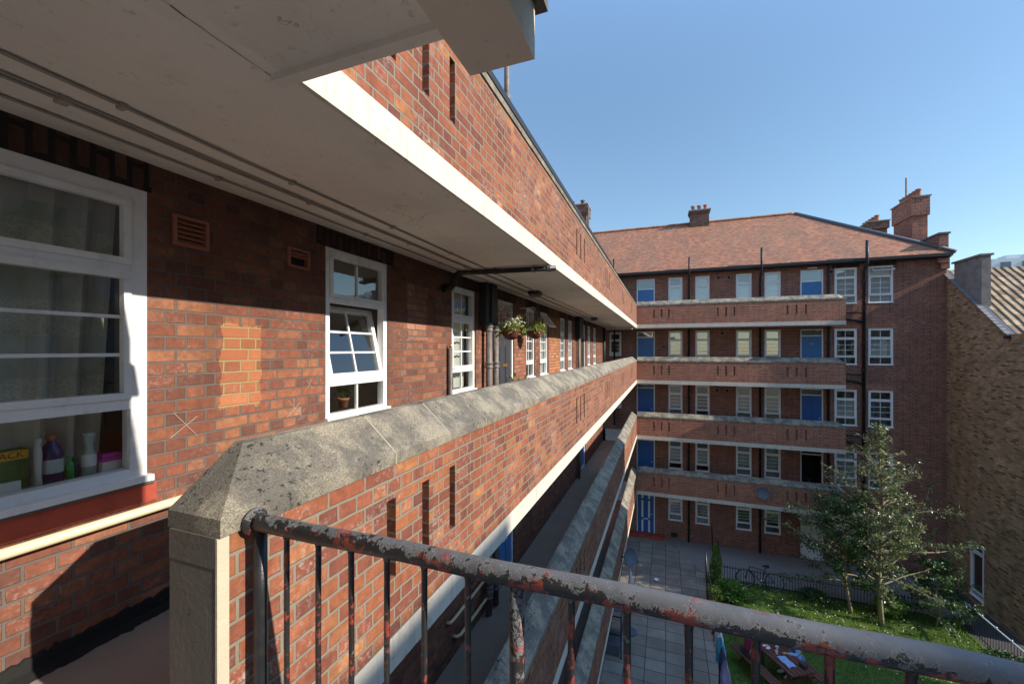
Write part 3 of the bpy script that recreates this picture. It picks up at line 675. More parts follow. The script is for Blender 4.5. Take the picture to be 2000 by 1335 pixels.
# conduits on the soffit
def conduit(x, r_, y0, y1, saddles):
    q = MB(); pts = []; n = 40
    for i in range(n + 1):
        y = y0 + (y1 - y0) * i / n; pts.append((x + .004 * math.sin(y * 3.1 + x * 9), y, 1.0436 - r_ - .001 - .0015 * (1 + math.sin(y * 5))))
    q.tube(pts, r_, 8)
    o = part('conduit', q, 'conduit', blk, smooth=True)
    for y in saddles:
        s = MB(); s.box(x - r_ - .014, x + r_ + .014, y - .012, y + .012, 1.0436 - 2 * r_ - .006, 1.0430); part('saddle', s, 'conduit', o, bevel=.002)
conduit(-2.167, .008, -1, 19.6, (1.05, 1.9, 2.9, 3.9, 4.9, 6.1, 8.2))
conduit(-2.345, .009, -1, 19.6, (.93, 2.2, 3.4, 4.6)); conduit(-2.322, .006, -1, 19.6, ())
conduit(-2.535, .007, -1, 19.6, (1.7, 3.0, 4.3))
q = MB(); q.box(-2.362, -2.31, .915, .955, 1.018, 1.0431); part('junction_box', q, 'conduit', blk, bevel=.004)
for y in (7.06, 13.6):
    q = MB(); q.box(-2.30, -2.11, y - .12, y + .12, .985, 1.0432, 0); q.box(-2.285, -2.125, y - .10, y + .10, .945, .985, 1)
    part('bulkhead_lamp', q, ['gutter', 'rough_render'], blk, bevel=.01)
# overflow pipe
q = MB(); q.tube([(XW - .01, 4.70, .80), (XW + .10, 4.70, .80), (XW + .13, 4.72, .84), (XW + .14, 4.75, .95), (XW + .18, 4.78, .995), (XW + .26, 4.79, 1.0), (-1.27, 4.92, 1.0)], [.06, .045, .045, .042, .038, .032, .032], 14)
ov = part('overflow_pipe', q, 'black_iron', blk, smooth=True)
for (x, y) in ((-2.05, 4.85), (-1.55, 4.89)):
    s = MB(); s.lathe([(.034, -.02), (.040, -.02), (.040, .02), (.034, .02)], (x, y, 1.0), 14, axis=(1, .08, 0)); s.box(x - .006, x + .006, y - .006, y + .006, 1.03, 1.0432); part('pipe_clip', s, 'grey_pipe', ov)
s = MB(); s.lathe([(.034, -.02), (.042, -.02), (.042, .02), (.034, .02)], (-1.35, 4.91, 1.0), 14, axis=(1, .08, 0)); part('pipe_collar', s, 'grey_pipe', ov)
# stub pipe with a tap beside the third window
q = MB(); q.tube([(XW + .05, 4.80, -1.45), (XW + .05, 4.80, .02)], .028, 12); sp_ = part('stub_pipe', q, 'grey_pipe', blk, smooth=True)
q = MB(); q.lathe([(0, -.03), (.018, -.02), (.018, .012), (.010, .016), (.010, .022), (0, .022)], (XW + .06, 4.79, .05), 10); part('tap', q, 'brass', sp_, smooth=True)
# boxed duct and soil pipes (both balconies in view)
for lv in (0, -1):
    dz = lv * ST
    q = MB(); q.box(XW, XW + .12, 5.80, 5.94, .38 + dz, 1.0434 + dz); q.box(XW, XW + .15, 5.95, 6.17, .36 + dz, 1.0434 + dz); part('boxed_duct', q, 'gutter', blk, bevel=.004)
    for (yy, zt_) in ((5.93, .42), (6.20, .34)):
        q = MB(); q.tube([(XW + .11, yy, -1.45 + dz), (XW + .11, yy, zt_ + dz)], .052, 14); dp = part('soil_pipe', q, 'grey_pipe', blk, smooth=True)
        for zc in ((.33, -.25, -1.2) if lv == 0 else (.33, -.8, -.9, -1.05, -1.15)):
            c = MB(); c.lathe([(.052, -.045), (.066, -.045), (.066, -.03), (.060, -.025), (.060, .025), (.068, .03), (.068, .045), (.052, .045)], (XW + .11, yy, zc + dz), 14); part('pipe_collar', c, 'grey_pipe', dp, smooth=True)
    q = MB(); q.box(XW, XW + .16, 13.0, 13.6, .35 + dz, 1.0434 + dz); part('boxed_duct', q, 'gutter', blk)
    q = MB(); q.tube([(XW + .09, 13.2, -1.45 + dz), (XW + .09, 13.2, .5 + dz)], .05, 10); part('soil_pipe', q, 'grey_pipe', blk, smooth=True)
    q = MB(); q.tube([(XW + .08, 19.1, -1.45 + dz), (XW + .08, 19.1, 1.0 + dz)], .055, 10); part('soil_pipe', q, 'gutter', blk, smooth=True)
# vent pipe above the parapet
q = MB(); q.tube([(-2.62, 6.73, 3.9), (-2.62, 6.73, 5.6)], .05, 12); vp = part('vent_pipe', q, 'grey_pipe', blk, smooth=True)
q = MB(); q.lathe([(.05, -.06), (.066, -.06), (.070, 0), (.066, .05), (.05, .05)], (-2.62, 6.73, 4.42), 12); part('pipe_collar', q, 'grey_pipe', vp, smooth=True)
# cream gas pipes
q = MB(); q.tube([(XW + .05, -1, -.880), (XW + .05, 5.0, -.882)], .025, 14); part('gas_pipe', q, 'cream_pipe', blk, smooth=True)
q = MB(); q.tube([(XW, 4.78, -3.62), (XW + .05, 4.80, -3.62), (XW + .055, 4.86, -3.62), (XW + .055, 6.0, -3.62)], .022, 12); part('gas_pipe', q, 'cream_pipe', blk, smooth=True)
q = MB(); q.tube([(XW, 4.95, -3.90), (XW + .06, 4.95, -3.90), (XW + .09, 5.0, -3.90), (XW + .09, 5.95, -3.90)], .022, 12); part('gas_pipe', q, 'cream_pipe', blk, smooth=True)

# ================================================================== RAILING
rail = thing('landing_railing', (-.35, 1.0, -1.5), 'iron stair-landing railing with peeling grey, black and red paint', 'railing')
def railmat_part(name, mb, mat, parent=rail): return part(name, mb, mat, parent, smooth=True)
pts = [(XP + .02, 1.0, -.585), (XP + .06, 1.0, -.585)] + [(-1.2 + i * .1, 1.0, -.585 - .002 * math.sin(i)) for i in range(18)] + [(.60, .995, -.586), (.65, .975, -.588), (.685, .93, -.592), (.70, .86, -.6), (.70, .2, -.7)]
hr = railmat_part('handrail', MB().tube(pts, .0285, 28), 'peel_rail')
q = MB(); q.lathe([(.031, -.012), (.045, -.010), (.045, 0), (.035, .006), (.031, .012)], (XP + .03, 1.0, -.585), 24, axis=(1, 0, 0)); part('wall_flange', q, 'peel_post', hr, smooth=True)
for x, r_, mt in ((-1.285, .021, 'black_iron'), (-.361, .020, 'peel_post'), (.585, .020, 'peel_post')):
    q = MB(); q.tube([(x, 1.0, -1.56), (x, 1.0, -1.2), (x, 1.0, -.9), (x, 1.0, -.60)], r_, 20); railmat_part('post', q, mt)
q = MB(); q.tube([(XP + .012, 1.03, -.60), (XP + .012, 1.03, -1.5)], .006, 8); railmat_part('wall_strap', q, 'black_iron')
for i, x in enumerate((-1.165, -1.03, -.9, -.768, -.64, -.503, -.218, -.085, .049, .180, .31, .439)):
    q = MB(); rr = .0085; wob = .0015 * math.sin(i * 2.3)
    q.tube([(x, 1.0, -1.53), (x + wob, 1.0, -1.25), (x - wob, 1.0, -.95), (x, 1.0, -.625), (x, 1.0, -.60)], [rr, rr, rr, rr * 1.05, rr * 1.7], 12); railmat_part('baluster', q, 'peel_bar')
q = MB(); q.box(-1.33, .72, .985, 1.015, -1.545, -1.53); part('bottom_bar', q, 'peel_bar', rail)

# ================================================================== FAR BLOCK
far = thing('apartment_block', (4, YF, GZ), 'far wing of red brick flats with tiled hip roof and rows of blue doors', 'apartment block')
narrow = [(.13, .80), (1.39, 2.04), (3.19, 3.86), (4.39, 5.06)]
wide = [(7.13, 7.96), (8.36, 9.24)]
doors = [(-1.42, -.52), (5.83, 6.72)]
WT, WBN, WBW = .93, -.64, -.69
holes = []; levels = (1, 0, -1, -2, -3)
for lv in levels:
    dz = lv * ST
    bn = -.54 if lv == -3 else WBN
    for a, b in narrow: holes.append((a, b, bn + dz, WT + dz, .11, False))
    for a, b in wide: holes.append((a, b, WBW + dz, WT + dz, .11, False))
    for a, b in doors: holes.append((a, b, (-1.48 if lv > -3 else -1.46) + dz, WT + dz, .11, False))
    if lv in (0, -1): holes.append((-2.83, -2.2, -.34 + dz if lv == 0 else -.4 + dz, .91 + dz, .11, False))
w = MB().wall(-8, 10.98, GZ, 3.95, holes); w.box(10.9801, 10.99, .0, 8, GZ, 3.95)
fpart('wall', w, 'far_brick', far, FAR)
rnd = random.Random(5)
cov = {(1, 0): 'half', (1, 1): 'blind', (1, 2): 'half', (1, 3): 'blind', (0, 0): 'net', (0, 1): 'half', (0, 2): 'blind_warm', (0, 3): 'blind_warm', (-1, 0): 'net', (-1, 1): None, (-1, 2): 'net', (-1, 3): 'blind_warm',
       (-2, 0): 'half', (-2, 1): 'half', (-2, 2): 'net', (-2, 3): 'net', (-3, 0): 'net', (-3, 1): 'net', (-3, 2): None, (-3, 3): None}
wcov = {(1, 0): 'blind', (1, 1): 'blind', (0, 0): None, (0, 1): 'half', (-1, 0): 'half', (-1, 1): None, (-2, 0): 'net', (-2, 1): None, (-3, 0): 'blind', (-3, 1): None}
for lv in levels:
    dz = lv * ST; bn = -.54 if lv == -3 else WBN
    for i, (a, b) in enumerate(narrow):
        window(far, FAR, a, b, bn + dz, WT + dz, tr=WT - bn - .46, lo=.33, vbar=False, hb=3 if lv < 1 else 1, mat='upvc_far', gl='glass_far', cover=cov[(lv, i)], fw=.06)
    for i, (a, b) in enumerate(wide):
        window(far, FAR, a, b, WBW + dz, WT + dz, tr=WT - WBW - .44, lo=.36, vbar=True, hb=2, mat='upvc_far', gl='glass_far', cover=wcov[(lv, i)], openfan=R(62) if (lv == 1 and i == 1) else 0, fw=.06)
    num = {(0, 1): '25'}
    for i, (a, b) in enumerate(doors):
        d_ = dict(tr_h=.52 if lv == 1 else .30)
        if lv == -2 and i == 1: door(far, FAR, a, b, -1.48 + dz, WT + dz, opened=True); continue
        if lv == -3 and i == 1: door(far, FAR, a, b, -1.46 + dz, WT + dz, 'upvc_far', 0.0, panels=False); continue
        mt = 'deep_blue_door' if lv in (-1, -2, -3) else 'blue_door'
        door(far, FAR, a, b, (-1.48 if lv > -3 else -1.46) + dz, WT + dz, mt, d_['tr_h'] if i or lv > -1 else .2, num.get((lv, i)), glazed=(lv == -3), panels=True)
    if lv in (0, -1): window(far, FAR, -2.83, -2.2, (-.34 if lv == 0 else -.4) + dz, .91 + dz, tr=.82, lo=.12, vbar=False, hb=2, mat='upvc_far', gl='glass_far', fw=.07)
    if lv > -3:
        for (a, b) in wide:
            q = MB(); q.box(a - .1, b + .1, -.003, .05, WT + dz + .001, WT + dz + .215, skip='k'); fpart('lintel', q, 'far_parapet_brick' if lv < 1 else 'soldier_brick', far, FAR)
# far balconies
for lv in (1, 0, -1, -2):
    dz = lv * ST; zb = -1.50 + dz; zt = -.60 + dz; xe = 7.10
    s = MB(); s.box(-8, xe, .02, 1.35, zb - .176, zb - .02); fpart('balcony_slab', s, 'soffit_paint', far, FPAR)
    s = MB(); s.box(-1.35, xe - .235, .235, 1.349, zb - .02, zb + .02); fpart('walkway', s, 'walkway_asphalt', far, FPAR)
    q = MB(); q.box(XP + .006, xe, -.004, .02, zb - .1755, zb, skip='k'); q.box(xe - .0199, xe + .003, .0201, 1.349, zb - .1755, zb - .001); fpart('fascia', q, 'cream_paint', far, FPAR)
    q = MB().wall(XP + .004, xe, zb, zt, slots((-.185, 2.6, 5.34), -1.2 + dz, -.78 + dz, .34, .07))
    q.face([(XP + .004, .229, zb), (xe - .229, .229, zb), (xe - .229, .229, zt), (XP + .004, .229, zt)][::-1])
    q.box(xe - .229, xe, .001, 1.349, zb, zt, skip='f')
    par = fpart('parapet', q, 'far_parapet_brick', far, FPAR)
    js = [XP + .01 + i * .92 for i in range(9)] + [xe + .012]
    c = coping(js, zt, hip1=True); c.box(xe - .235, xe + .012, .27, 1.345, zt, zt + .06)
    link('coping', c.mesh('coping', ['coping_stone', 'coping_mortar']), par)
# roof
r = MB(); er = 3.97; sg = (7.43 - er) / (26.5 - 22.05)
# slightly sagging front slope built as strips
def zr(y): return er + (y - 22.05) * sg
N = 14; K = 8
for i in range(N):
    for j in range(K):
        def P(i, j):
            f, g_ = i / N, j / K; y = 22.05 + 4.45 * g_; xl = -8.0; xr = 11.1 - 4.45 * g_
            x = xl + (xr - xl) * f; return Vector((x, y, zr(y) - .05 * math.sin(math.pi * g_) * (.6 + .4 * math.sin(f * 17))))
        a, b, c, d = P(i, j), P(i + 1, j), P(i + 1, j + 1), P(i, j + 1)
        r.face([a, b, c, d], 0, [(p.x, (p.y - 22.05) * 1.267) for p in (a, b, c, d)])
slope(r, (11.1, 22.05, er), (11.1, 30.95, er), (6.65, 26.5, 7.43), (6.65, 26.5, 7.43))
slope(r, (11.1, 30.95, er), (-8, 30.95, er), (-8, 26.5, 7.43), (6.65, 26.5, 7.43))
rf = part('roof', r, 'roof_tile', far)
rt = MB()
rt.tube([(-8 + i * .3, 26.5, 7.45 + .008 * math.sin(i * 2.1)) for i in range(49)] + [(6.65, 26.5, 7.45)], .085, 8); part('ridge_tiles', rt, 'roof_tile', rf, smooth=True)
rt = MB(); rt.tube([(6.65, 26.5, 7.44), (8.9, 24.25, 5.70), (11.1, 22.05, 4.0)], .09, 8); part('hip_flashing', rt, 'lead', rf, smooth=True)
g = MB(); g.box(-3.0, 11.0, 21.98, 22.10, 3.84, 3.965); g.box(-3.0, 11.0, 22.10, 22.399, 3.80, 3.95); part('gutter', g, 'gutter', far)
chimney(rf, 1.35, 2.35, 26.1, 26.9, 6.8, 8.05, pots=3, corb=.05, ch=.12)
chimney(rf, 10.85, 11.4, 24.6, 26.3, 3.9, 7.1, 'far_brick', pots=6, along='y', corb=.06, ch=.85)
chimney(rf, 11.0, 11.8, 29.3, 31.2, 3.9, 7.3, 'soot_brick', pots=5, along='y', corb=.08, ch=.4)
q = MB(); q.tube([(11.05, 25.6, 7.1), (11.05, 25.6, 8.4)], .04, 8); part('aerial_mast', q, 'grey_pipe', rf)
q = MB(); q.box(10.70, 11.0, 22.28, 25.2, 3.97, 4.80); q.box(10.62, 11.0, 22.20, 22.62, 3.6, 3.969); q.box(10.74, 11.02, 22.24, 22.40, 3.35, 3.6)
gp = part('gable_parapet', q, 'far_brick', far); q = MB(); q.box(10.66, 11.04, 22.22, 25.22, 4.80, 4.87); part('coping', q, 'lead', gp)
# soil pipes on the far wall
for (x, z0_, z1_, r_) in ((1.09, GZ, 4.55, .045), (4.2, GZ, 4.75, .05), (6.88, -6.9, 3.9, .05), (8.17, GZ, 4.72, .06), (-2.55, GZ + 5.6, 4.75, .045)):
    q = MB(); q.tube([(x, YF - .40 if z1_ > 3.95 else YF - .09, z1_), (x, YF - .40 if z1_ > 3.95 else YF - .09, 3.7), (x, YF - .09, 3.45), (x, YF - .09, z0_)], r_, 10)
    sp_ = part('soil_pipe', q, 'gutter', far, smooth=True)
    for lv in levels:
        for oz in (.3, -.9):
            if z0_ < lv * ST + oz < 3.4: c = MB(); c.lathe([(r_, -.05), (r_ + .018, -.05), (r_ + .018, .05), (r_, .05)], (x, YF - .09, lv * ST + oz), 10); part('pipe_collar', c, 'gutter', sp_)
for lv in (1, 0, -1, -2):
    q = MB(); z_ = lv * ST - 1.72 + .62; q.tube([(7.15, YF - .12, z_ - .15), (7.6, YF - .12, z_ - .28), (8.15, YF - .12, z_ - .42)], .05, 8); q.tube([(7.5, YF - .12, z_ + .0), (8.15, YF - .12, z_ - .02)], .03, 6)
    part('branch_pipe', q, 'gutter', far, smooth=True)
for (x, z_) in ((2.42, 3.52), (2.88, 3.50), (2.36, -2.0), (2.80, -2.0), (-.08, .12), (2.6, .78), (7.0, 3.5)):
    q = MB(); q.lathe([(.07, -.05), (.10, -.05), (.10, 0), (.07, 0)], (x, YF, z_), 14, 0, axis=(0, 1, 0)); q.lathe([(0, -.03), (.07, -.03), (.07, 0)], (x, YF, z_), 14, 1, axis=(0, 1, 0))
    part('flue_vent', q, ['rough_render', 'dark_void'], far)
for lv in (1, 0, -1, -2):
    q = MB(); q.box(6.1, 6.45, YF - .10, YF, 1.00 + lv * ST - .03, 1.08 + lv * ST - .06); part('door_lamp', q, 'rough_render' if lv < 1 else 'white_metal', far)
q = MB(); q.box(-1.75, -.05, 21.98, YF - .001, GZ, GZ + .14); part('door_step', q, 'red_paint', far, bevel=.02)
for x, h_ in ((2.12, 1.15), (2.38, .5)):
    q = MB(); q.tube([(x, 21.7, GZ), (x - .05, 21.75, GZ + h_)], .035, 8); part('vent_stub', q, 'gutter', far)
q = MB(); q.box(-.0 + .25, .55, YF - .02, YF + .0, GZ + .12, GZ + .34); part('air_brick', q, 'dark_void', far)

# ================================================================== BROWN BUILDING, TOWER, ADDED SHADE BLOCK
br = thing('gable_building', (XB + 3, 20, GZ), 'yellow-brown brick building with a pantiled roof on the right edge', 'building')
q = MB(); hb_ = (20.26, 21.06, -9.4, -7.33)
def gx(u, z): return (XB, u, z)
def poly(pts): q.face([gx(u, z) for u, z in pts][::-1], 0)
for a, b in ((18.35, 19.3), (19.3, 20.26), (20.26, 21.06), (21.06, 22.75)):
    top = lambda u: .52 if u <= 19.3 + 1e-6 and b <= 19.3 + 1e-6 else .60 + .79 * (u - 19.3)
    ta, tb = top(a), top(b)
    if a == 20.26:
        poly([(a, GZ), (b, GZ), (b, hb_[2]), (a, hb_[2])]); poly([(a, hb_[3]), (b, hb_[3]), (b, tb), (a, ta)])
    else: poly([(a, GZ), (b, GZ), (b, tb), (a, ta)])
q.face([(XB, 18.35, GZ), (XB, 18.35, .52), (25, 18.35, .52), (25, 18.35, GZ)][::-1]); q.face([(XB, 18.35, .52), (XB, 19.3, .52), (25, 19.3, .52), (25, 18.35, .52)][::-1])
q.face([(XB, 22.75, 3.3), (XB, 26.2, .6), (XB, 26.2, GZ), (XB, 22.75, GZ)])
part('wall', q, 'brown_brick', br)
q = MB(); slope(q, (XB - .05, 19.05, .44), (25, 19.05, .44), (25, 22.75, 3.36), (XB - .05, 22.75, 3.36)); slope(q, (25, 26.4, .48), (XB - .05, 26.4, .48), (XB - .05, 22.75, 3.36), (25, 22.75, 3.36))
rfb = part('roof', q, 'pantile', br)
q = MB(); q.obox((XB + .05, 20.9, 1.91), (.12, 0, 0), (0, 1.85, 1.46), (0, -.02, .03)); part('verge', q, 'lead', rfb)
q = MB()
for i in range(24):
    y = 19.1 + i * .155; z_ = .48 + (y - 19.05) * .79; q.obox((XB - .02, y + .07, z_ + .05), (.07, 0, 0), (0, .07, .05), (0, -.012, .022))
part('verge_mortar', q, 'rough_render', rfb)
q = MB(); q.box(XB - .12, 25, 18.98, 19.12, .36, .46); part('gutter', q, 'gutter', rfb)
q = MB(); q.box(XB + .06, XB + .32, 20.5, 22.05, 1.0, 3.5); cb = part('chimney', q, 'rough_render', rfb)
q = MB(); q.box(XB + .0, XB + .38, 20.44, 22.12, 3.5, 3.57); part('chimney_cap', q, 'rough_render', cb)
WB = window(br, ((XB, 0, 0), R(-90)), -21.06, -20.26, -9.4, -7.33, tr=1.72, lo=.2, vbar=False, hb=0, mat='upvc_far', gl='glass_far', fw=.09)
tw = thing('tower_block', (70, 120, GZ), 'pale distant tower block behind the brown roof', 'tower block')
q = MB(); q.box(62.0, 100, 112, 116, GZ, 18.3); q.box(64.5, 66.5, 112.6, 115, 18.3, 19.0); q.box(67.5, 90, 112.6, 115, 18.3, 19.2); part('wall', q, 'tower_white', tw)
for k in range(5):
    for j in range(12):
        q = MB(); x = 63.3 + j * 3.2; z_ = 17.6 - k * 3; q.box(x, x + 1.5, 111.9, 112.1, z_ - 1.9, z_); part('window', q, 'tower_glass', tw)
ob = thing('shade_block', (18, -1, GZ), 'unseen brick block added across the courtyard to shade the lower balconies', 'building')  # unseen block added, roofline stepped to shape the sun on balconies and courtyard
q = MB(); q.box(17, 25, -22, 13.0, GZ, 7.97); q.box(17, 25, 13.0, 14.1, GZ, 5.6); q.box(17, 19, -6, 2.0, 7.97, 8.4)
part('wall', q, 'pale_block', ob)
for lv in range(6):
    for k in range(14):
        y = -14 + k * 2.0; p_ = MB(); p_.box(16.93, 17.02, y, y + .9, GZ + .9 + lv * 2.72, GZ + 2.3 + lv * 2.72)
        if GZ + 2.3 + lv * 2.72 < 6.2: part('window', p_, 'tower_glass', ob)

# ================================================================== GROUND
def sheet(name, x0, x1, y0, y1, z, mat, kind='structure'):
    q = MB(); q.face([(x0, y0, z), (x1, y0, z), (x1, y1, z), (x0, y1, z)]); o = link(name, q.mesh(name, mat)); return tag(o, kind=kind)
sheet('ground', -400, 600, -400, 600, GZ - .03, 'earth')
sheet('courtyard_paving', -2.72, 1.6, -6, 21.75, GZ, 'paving')
sheet('gravel_strip', -2.7, 10.98, 21.75, 22.4, GZ + .006, 'gravel')
q = MB(); q.face([(.35, 21.75, GZ + .010), (1.6, 19.3, GZ + .010), (10.2, 19.3, GZ + .010), (10.2, 21.75, GZ + .010)]); tag(link('gravel_bed', q.mesh('gravel_bed', 'gravel')), kind='structure')
sheet('lawn', 1.6, 9.7, 4, 19.3, GZ + .004, 'turf')
sheet('side_path', 9.7, 11.0, -6, 21.75, GZ - .004, 'dark_path')
q = MB(); q.box(1.58, 1.64, 4, 19.25, GZ - .01, GZ + .05); tag(link('lawn_edging_kerb', q.mesh('kerb', 'grey_render')), kind='structure')
gr = MB(); rnd = random.Random(11)
for i in range(26000):
    x, y = rnd.uniform(1.66, 9.6), rnd.uniform(10.5, 19.0)
    hgt = rnd.uniform(.04, .11) * (1.6 if (y > 17.3 and rnd.random() < .3) else 1); a = rnd.uniform(0, 6.28); w_ = .012
    dx, dy = math.cos(a) * w_, math.sin(a) * w_; tx, ty = rnd.uniform(-.04, .04), rnd.uniform(-.04, .04)
    gr.face([(x - dx, y - dy, GZ), (x + dx, y + dy, GZ), (x + tx, y + ty, GZ + hgt)])
tag(link('grass', gr.mesh('grass', 'grass_blade')), 'short lawn grass growing in the courtyard', 'grass', kind='stuff')
fl = MB()
for i in range(230):
    x, y = rnd.gauss(6.0, 1.8), rnd.uniform(15.2, 18.9)
    if 1.8 < x < 9.5:
        z_ = GZ + rnd.uniform(.05, .16); s_ = .017; fl.face([(x - s_, y - s_, z_), (x + s_, y - s_, z_ + .01), (x + s_, y + s_, z_), (x - s_, y + s_, z_ + .01)])
tag(link('daisies', fl.mesh('daisies', 'flower_white')), 'tiny white flowers scattered over the lawn', 'flowers', kind='stuff')
mc = thing('inspection_cover', (.88, 18.33, GZ), 'square inspection cover with a pale rim set in paving', 'drain cover')
q = MB(); frame_bars(q, .5, 1.25, 18.0, 18.66, .05, 0, 0); q = MB()
for (a, b, c, d) in ((.5, 1.25, 18.0, 18.05), (.5, 1.25, 18.61, 18.66), (.5, .55, 18.05, 18.61), (1.2, 1.25, 18.05, 18.61)): q.box(a, b, c, d, GZ, GZ + .02)
part('rim', q, 'rough_render', mc); q = MB(); q.box(.55, 1.2, 18.05, 18.61, GZ, GZ + .012); part('lid', q, 'paving', mc)

# ================================================================== VEGETATION
def leaf(mb, p, s_, rnd, m=0, up=.3):
    n = Vector((rnd.gauss(0, 1), rnd.gauss(0, 1), rnd.gauss(up, 1))).normalized(); a = n.orthogonal().normalized(); a = (Matrix.Rotation(rnd.uniform(0, 6.28), 3, n) @ a); b = n.cross(a)
    p = Vector(p); mb.face([p - a * s_, p + b * s_ * .45 + n * s_ * .1, p + a * s_, p - b * s_ * .45 + n * s_ * .1], m)
def tree(root, base, seed, height, nb, zfun, leafmat_, ls, dens, trunk_r, hide_low=.15, lean=(0, 0)):
    rnd = random.Random(seed); bx, by, bz = base; tr_ = MB(); lf = MB()
    pts = []; n = 14
    for i in range(n + 1):
        f = i / n; pts.append(Vector((bx + lean[0] * f + .05 * math.sin(f * 9 + seed), by + lean[1] * f + .05 * math.cos(f * 7), bz + height * f)))
    tr_.tube(pts, [trunk_r * (1 - .92 * i / n) + .006 for i in range(n + 1)], 9)
    for k in range(nb):
        f = hide_low + (1 - hide_low) * (k + rnd.random()) / nb; f = min(f, .985)
        i = f * n; j = int(i); p = pts[j].lerp(pts[min(j + 1, n)], i - j)
        a = k * 2.39996 + rnd.uniform(-.4, .4); L = zfun(f) * rnd.uniform(.65, 1.15)
        el = rnd.uniform(.15, .5) + .6 * max(0, f - .5)
        if math.sin(a) < -.15 and 6.5 < height < 8: L *= .5; el += .2
        d = Vector((math.cos(a) * math.cos(el), math.sin(a) * math.cos(el), math.sin(el)))
        bp = [p]; cur = p.copy(); dd = d.copy(); ns = 7
        for s_ in range(ns):
            dd = (dd + Vector((rnd.gauss(0, .16), rnd.gauss(0, .16), rnd.gauss(.0, .12)))).normalized(); cur = cur + dd * L / ns; bp.append(cur.copy())
        r0 = trunk_r * (1 - f) * .42 + .007
        tr_.tube(bp, [r0 * (1 - .8 * s_ / ns) + .003 for s_ in range(ns + 1)], 5, cap=False)
        for s_ in range(2, ns + 1):
            for _ in range(2):
                q0 = bp[s_]; dv = (dd + Vector((rnd.gauss(0, .8), rnd.gauss(0, .8), rnd.gauss(.15, .5)))).normalized(); tl = rnd.uniform(.15, .42) * min(1, L)
                q1 = q0 + dv * tl; tr_.tube([q0, (q0 + q1) / 2 + Vector((0, 0, .02)), q1], [.006, .005, .003], 4, cap=False)
                m = int(dens(f) * rnd.uniform(.3, 1.6))
                for _2 in range(m):
                    t_ = rnd.uniform(.15, 1.1); pp = q0.lerp(q1, t_) + Vector((rnd.gauss(0, .055), rnd.gauss(0, .055), rnd.gauss(0, .05)))
                    leaf(lf, pp, ls * rnd.uniform(.6, 1.25), rnd)
    part('trunk', tr_, 'bark', root, smooth=True); part('crown', lf, leafmat_, root)
prof = lambda f: 2.75 * max(.12, 1 - ((f - .40) / .60) ** 1) if f > .40 else 2.5 + .9 * (f / .40)
T1 = thing('courtyard_tree', (7.03, 17.9, GZ), 'tallest courtyard tree with sparse upper twigs and olive leaves', 'tree')
tree(T1, (7.03, 17.9, GZ), 21, 6.9, 96, prof, 'leaf_olive', .056, lambda f: 15 if f < .55 else (7 if f < .75 else 3.5), .075, .2)
T2 = thing('courtyard_tree', (6.3, 18.3, GZ), 'shorter bushy tree left of the tallest courtyard tree', 'tree')
tree(T2, (6.3, 18.3, GZ), 8, 3.9, 46, lambda f: 1.9 * (1.1 - f * .6), 'leaf_dark', .055, lambda f: 17, .05, .22, (-.3, .1))
T4 = thing('holly_bush', (8.9, 18.6, GZ), 'dark low bush between the tall tree and side path', 'bush')
tree(T4, (8.9, 18.6, GZ), 31, 2.0, 26, lambda f: 1.1 * (1.2 - f * .7), 'leaf_dark', .06, lambda f: 12, .04, .08)
T3 = thing('reflection_tree', (12.9, 5.6, GZ), 'unseen leafy tree added right of the picnic table for window reflections', 'tree')
tree(T3, (12.9, 5.6, GZ), 5, 13.2, 70, lambda f: 3.4 * math.sin(min(1, f * 1.1) * 2.6) + .5, 'leaf_dark', .11, lambda f: 14, .22, .35)  # unseen tree added to give the window glass foliage to reflect
def bush(name, c, rx, ry, rz_, n, mat, ls, label, cat, seed, cone=False):
    t_ = thing(name, c, label, cat); rnd = random.Random(seed); lf = MB(); st = MB()
    for i in range(14):
        a = rnd.uniform(0, 6.28); f = rnd.uniform(.2, .75); st.tube([(c[0], c[1], c[2]), (c[0] + rx * f * .4 * math.cos(a), c[1] + ry * f * .4 * math.sin(a), c[2] + rz_ * .8), (c[0] + rx * f * math.cos(a), c[1] + ry * f * math.sin(a), c[2] + rz_ * 1.5)], [.02, .012, .005], 5)
    for i in range(n):
        z_ = rnd.uniform(0, 1) ; a = rnd.uniform(0, 6.28); r_ = (math.sin(math.pi * (z_ * .85 + .15)) ** .6) if not cone else (1 - z_) ** .55 * (.6 + .4 * min(1, z_ * 5))
        k = r_ * rnd.uniform(.55, 1.0) * (1 + .25 * math.sin(a * 3 + z_ * 9 + seed)); leaf(lf, (c[0] + rx * k * math.cos(a), c[1] + ry * k * math.sin(a), c[2] + .05 + z_ * 2 * rz_), ls * rnd.uniform(.6, 1.4), rnd, up=.8)
    part('stems', st, 'bark', t_); part('foliage', lf, mat, t_); return t_
bush('upright_shrub', (1.95, 18.75, GZ), .30, .30, .80, 1500, 'leaf_bright', .05, 'tall narrow green shrub beside the dark washing-line post', 'shrub', 2, True)
bush('round_bush', (2.35, 17.8, GZ), .62, .5, .34, 2200, 'leaf_bright', .055, 'low rounded bright green bush in front of the narrow shrub', 'bush', 4)
bush('edge_plant', (1.75, 17.35, GZ), .28, .2, .28, 500, 'leaf_yellow', .045, 'small yellow-green plant at the foot of the dark post', 'plant', 6)
bush('ground_plant', (2.2, 12.4, GZ), .5, .7, .18, 900, 'leaf_bright', .05, 'broad-leaved ground plants left of the picnic table', 'plant', 9)
bush('fence_plant', (5.3, 18.75, GZ), .5, .28, .22, 800, 'leaf_dark', .05, 'low dark plants against the middle of the iron fence', 'plant', 14)
bush('fence_shrub', (7.6, 18.7, GZ), .55, .35, .36, 1100, 'leaf_bright', .05, 'fresh green shrub against the fence right of the tall tree trunk', 'shrub', 17)
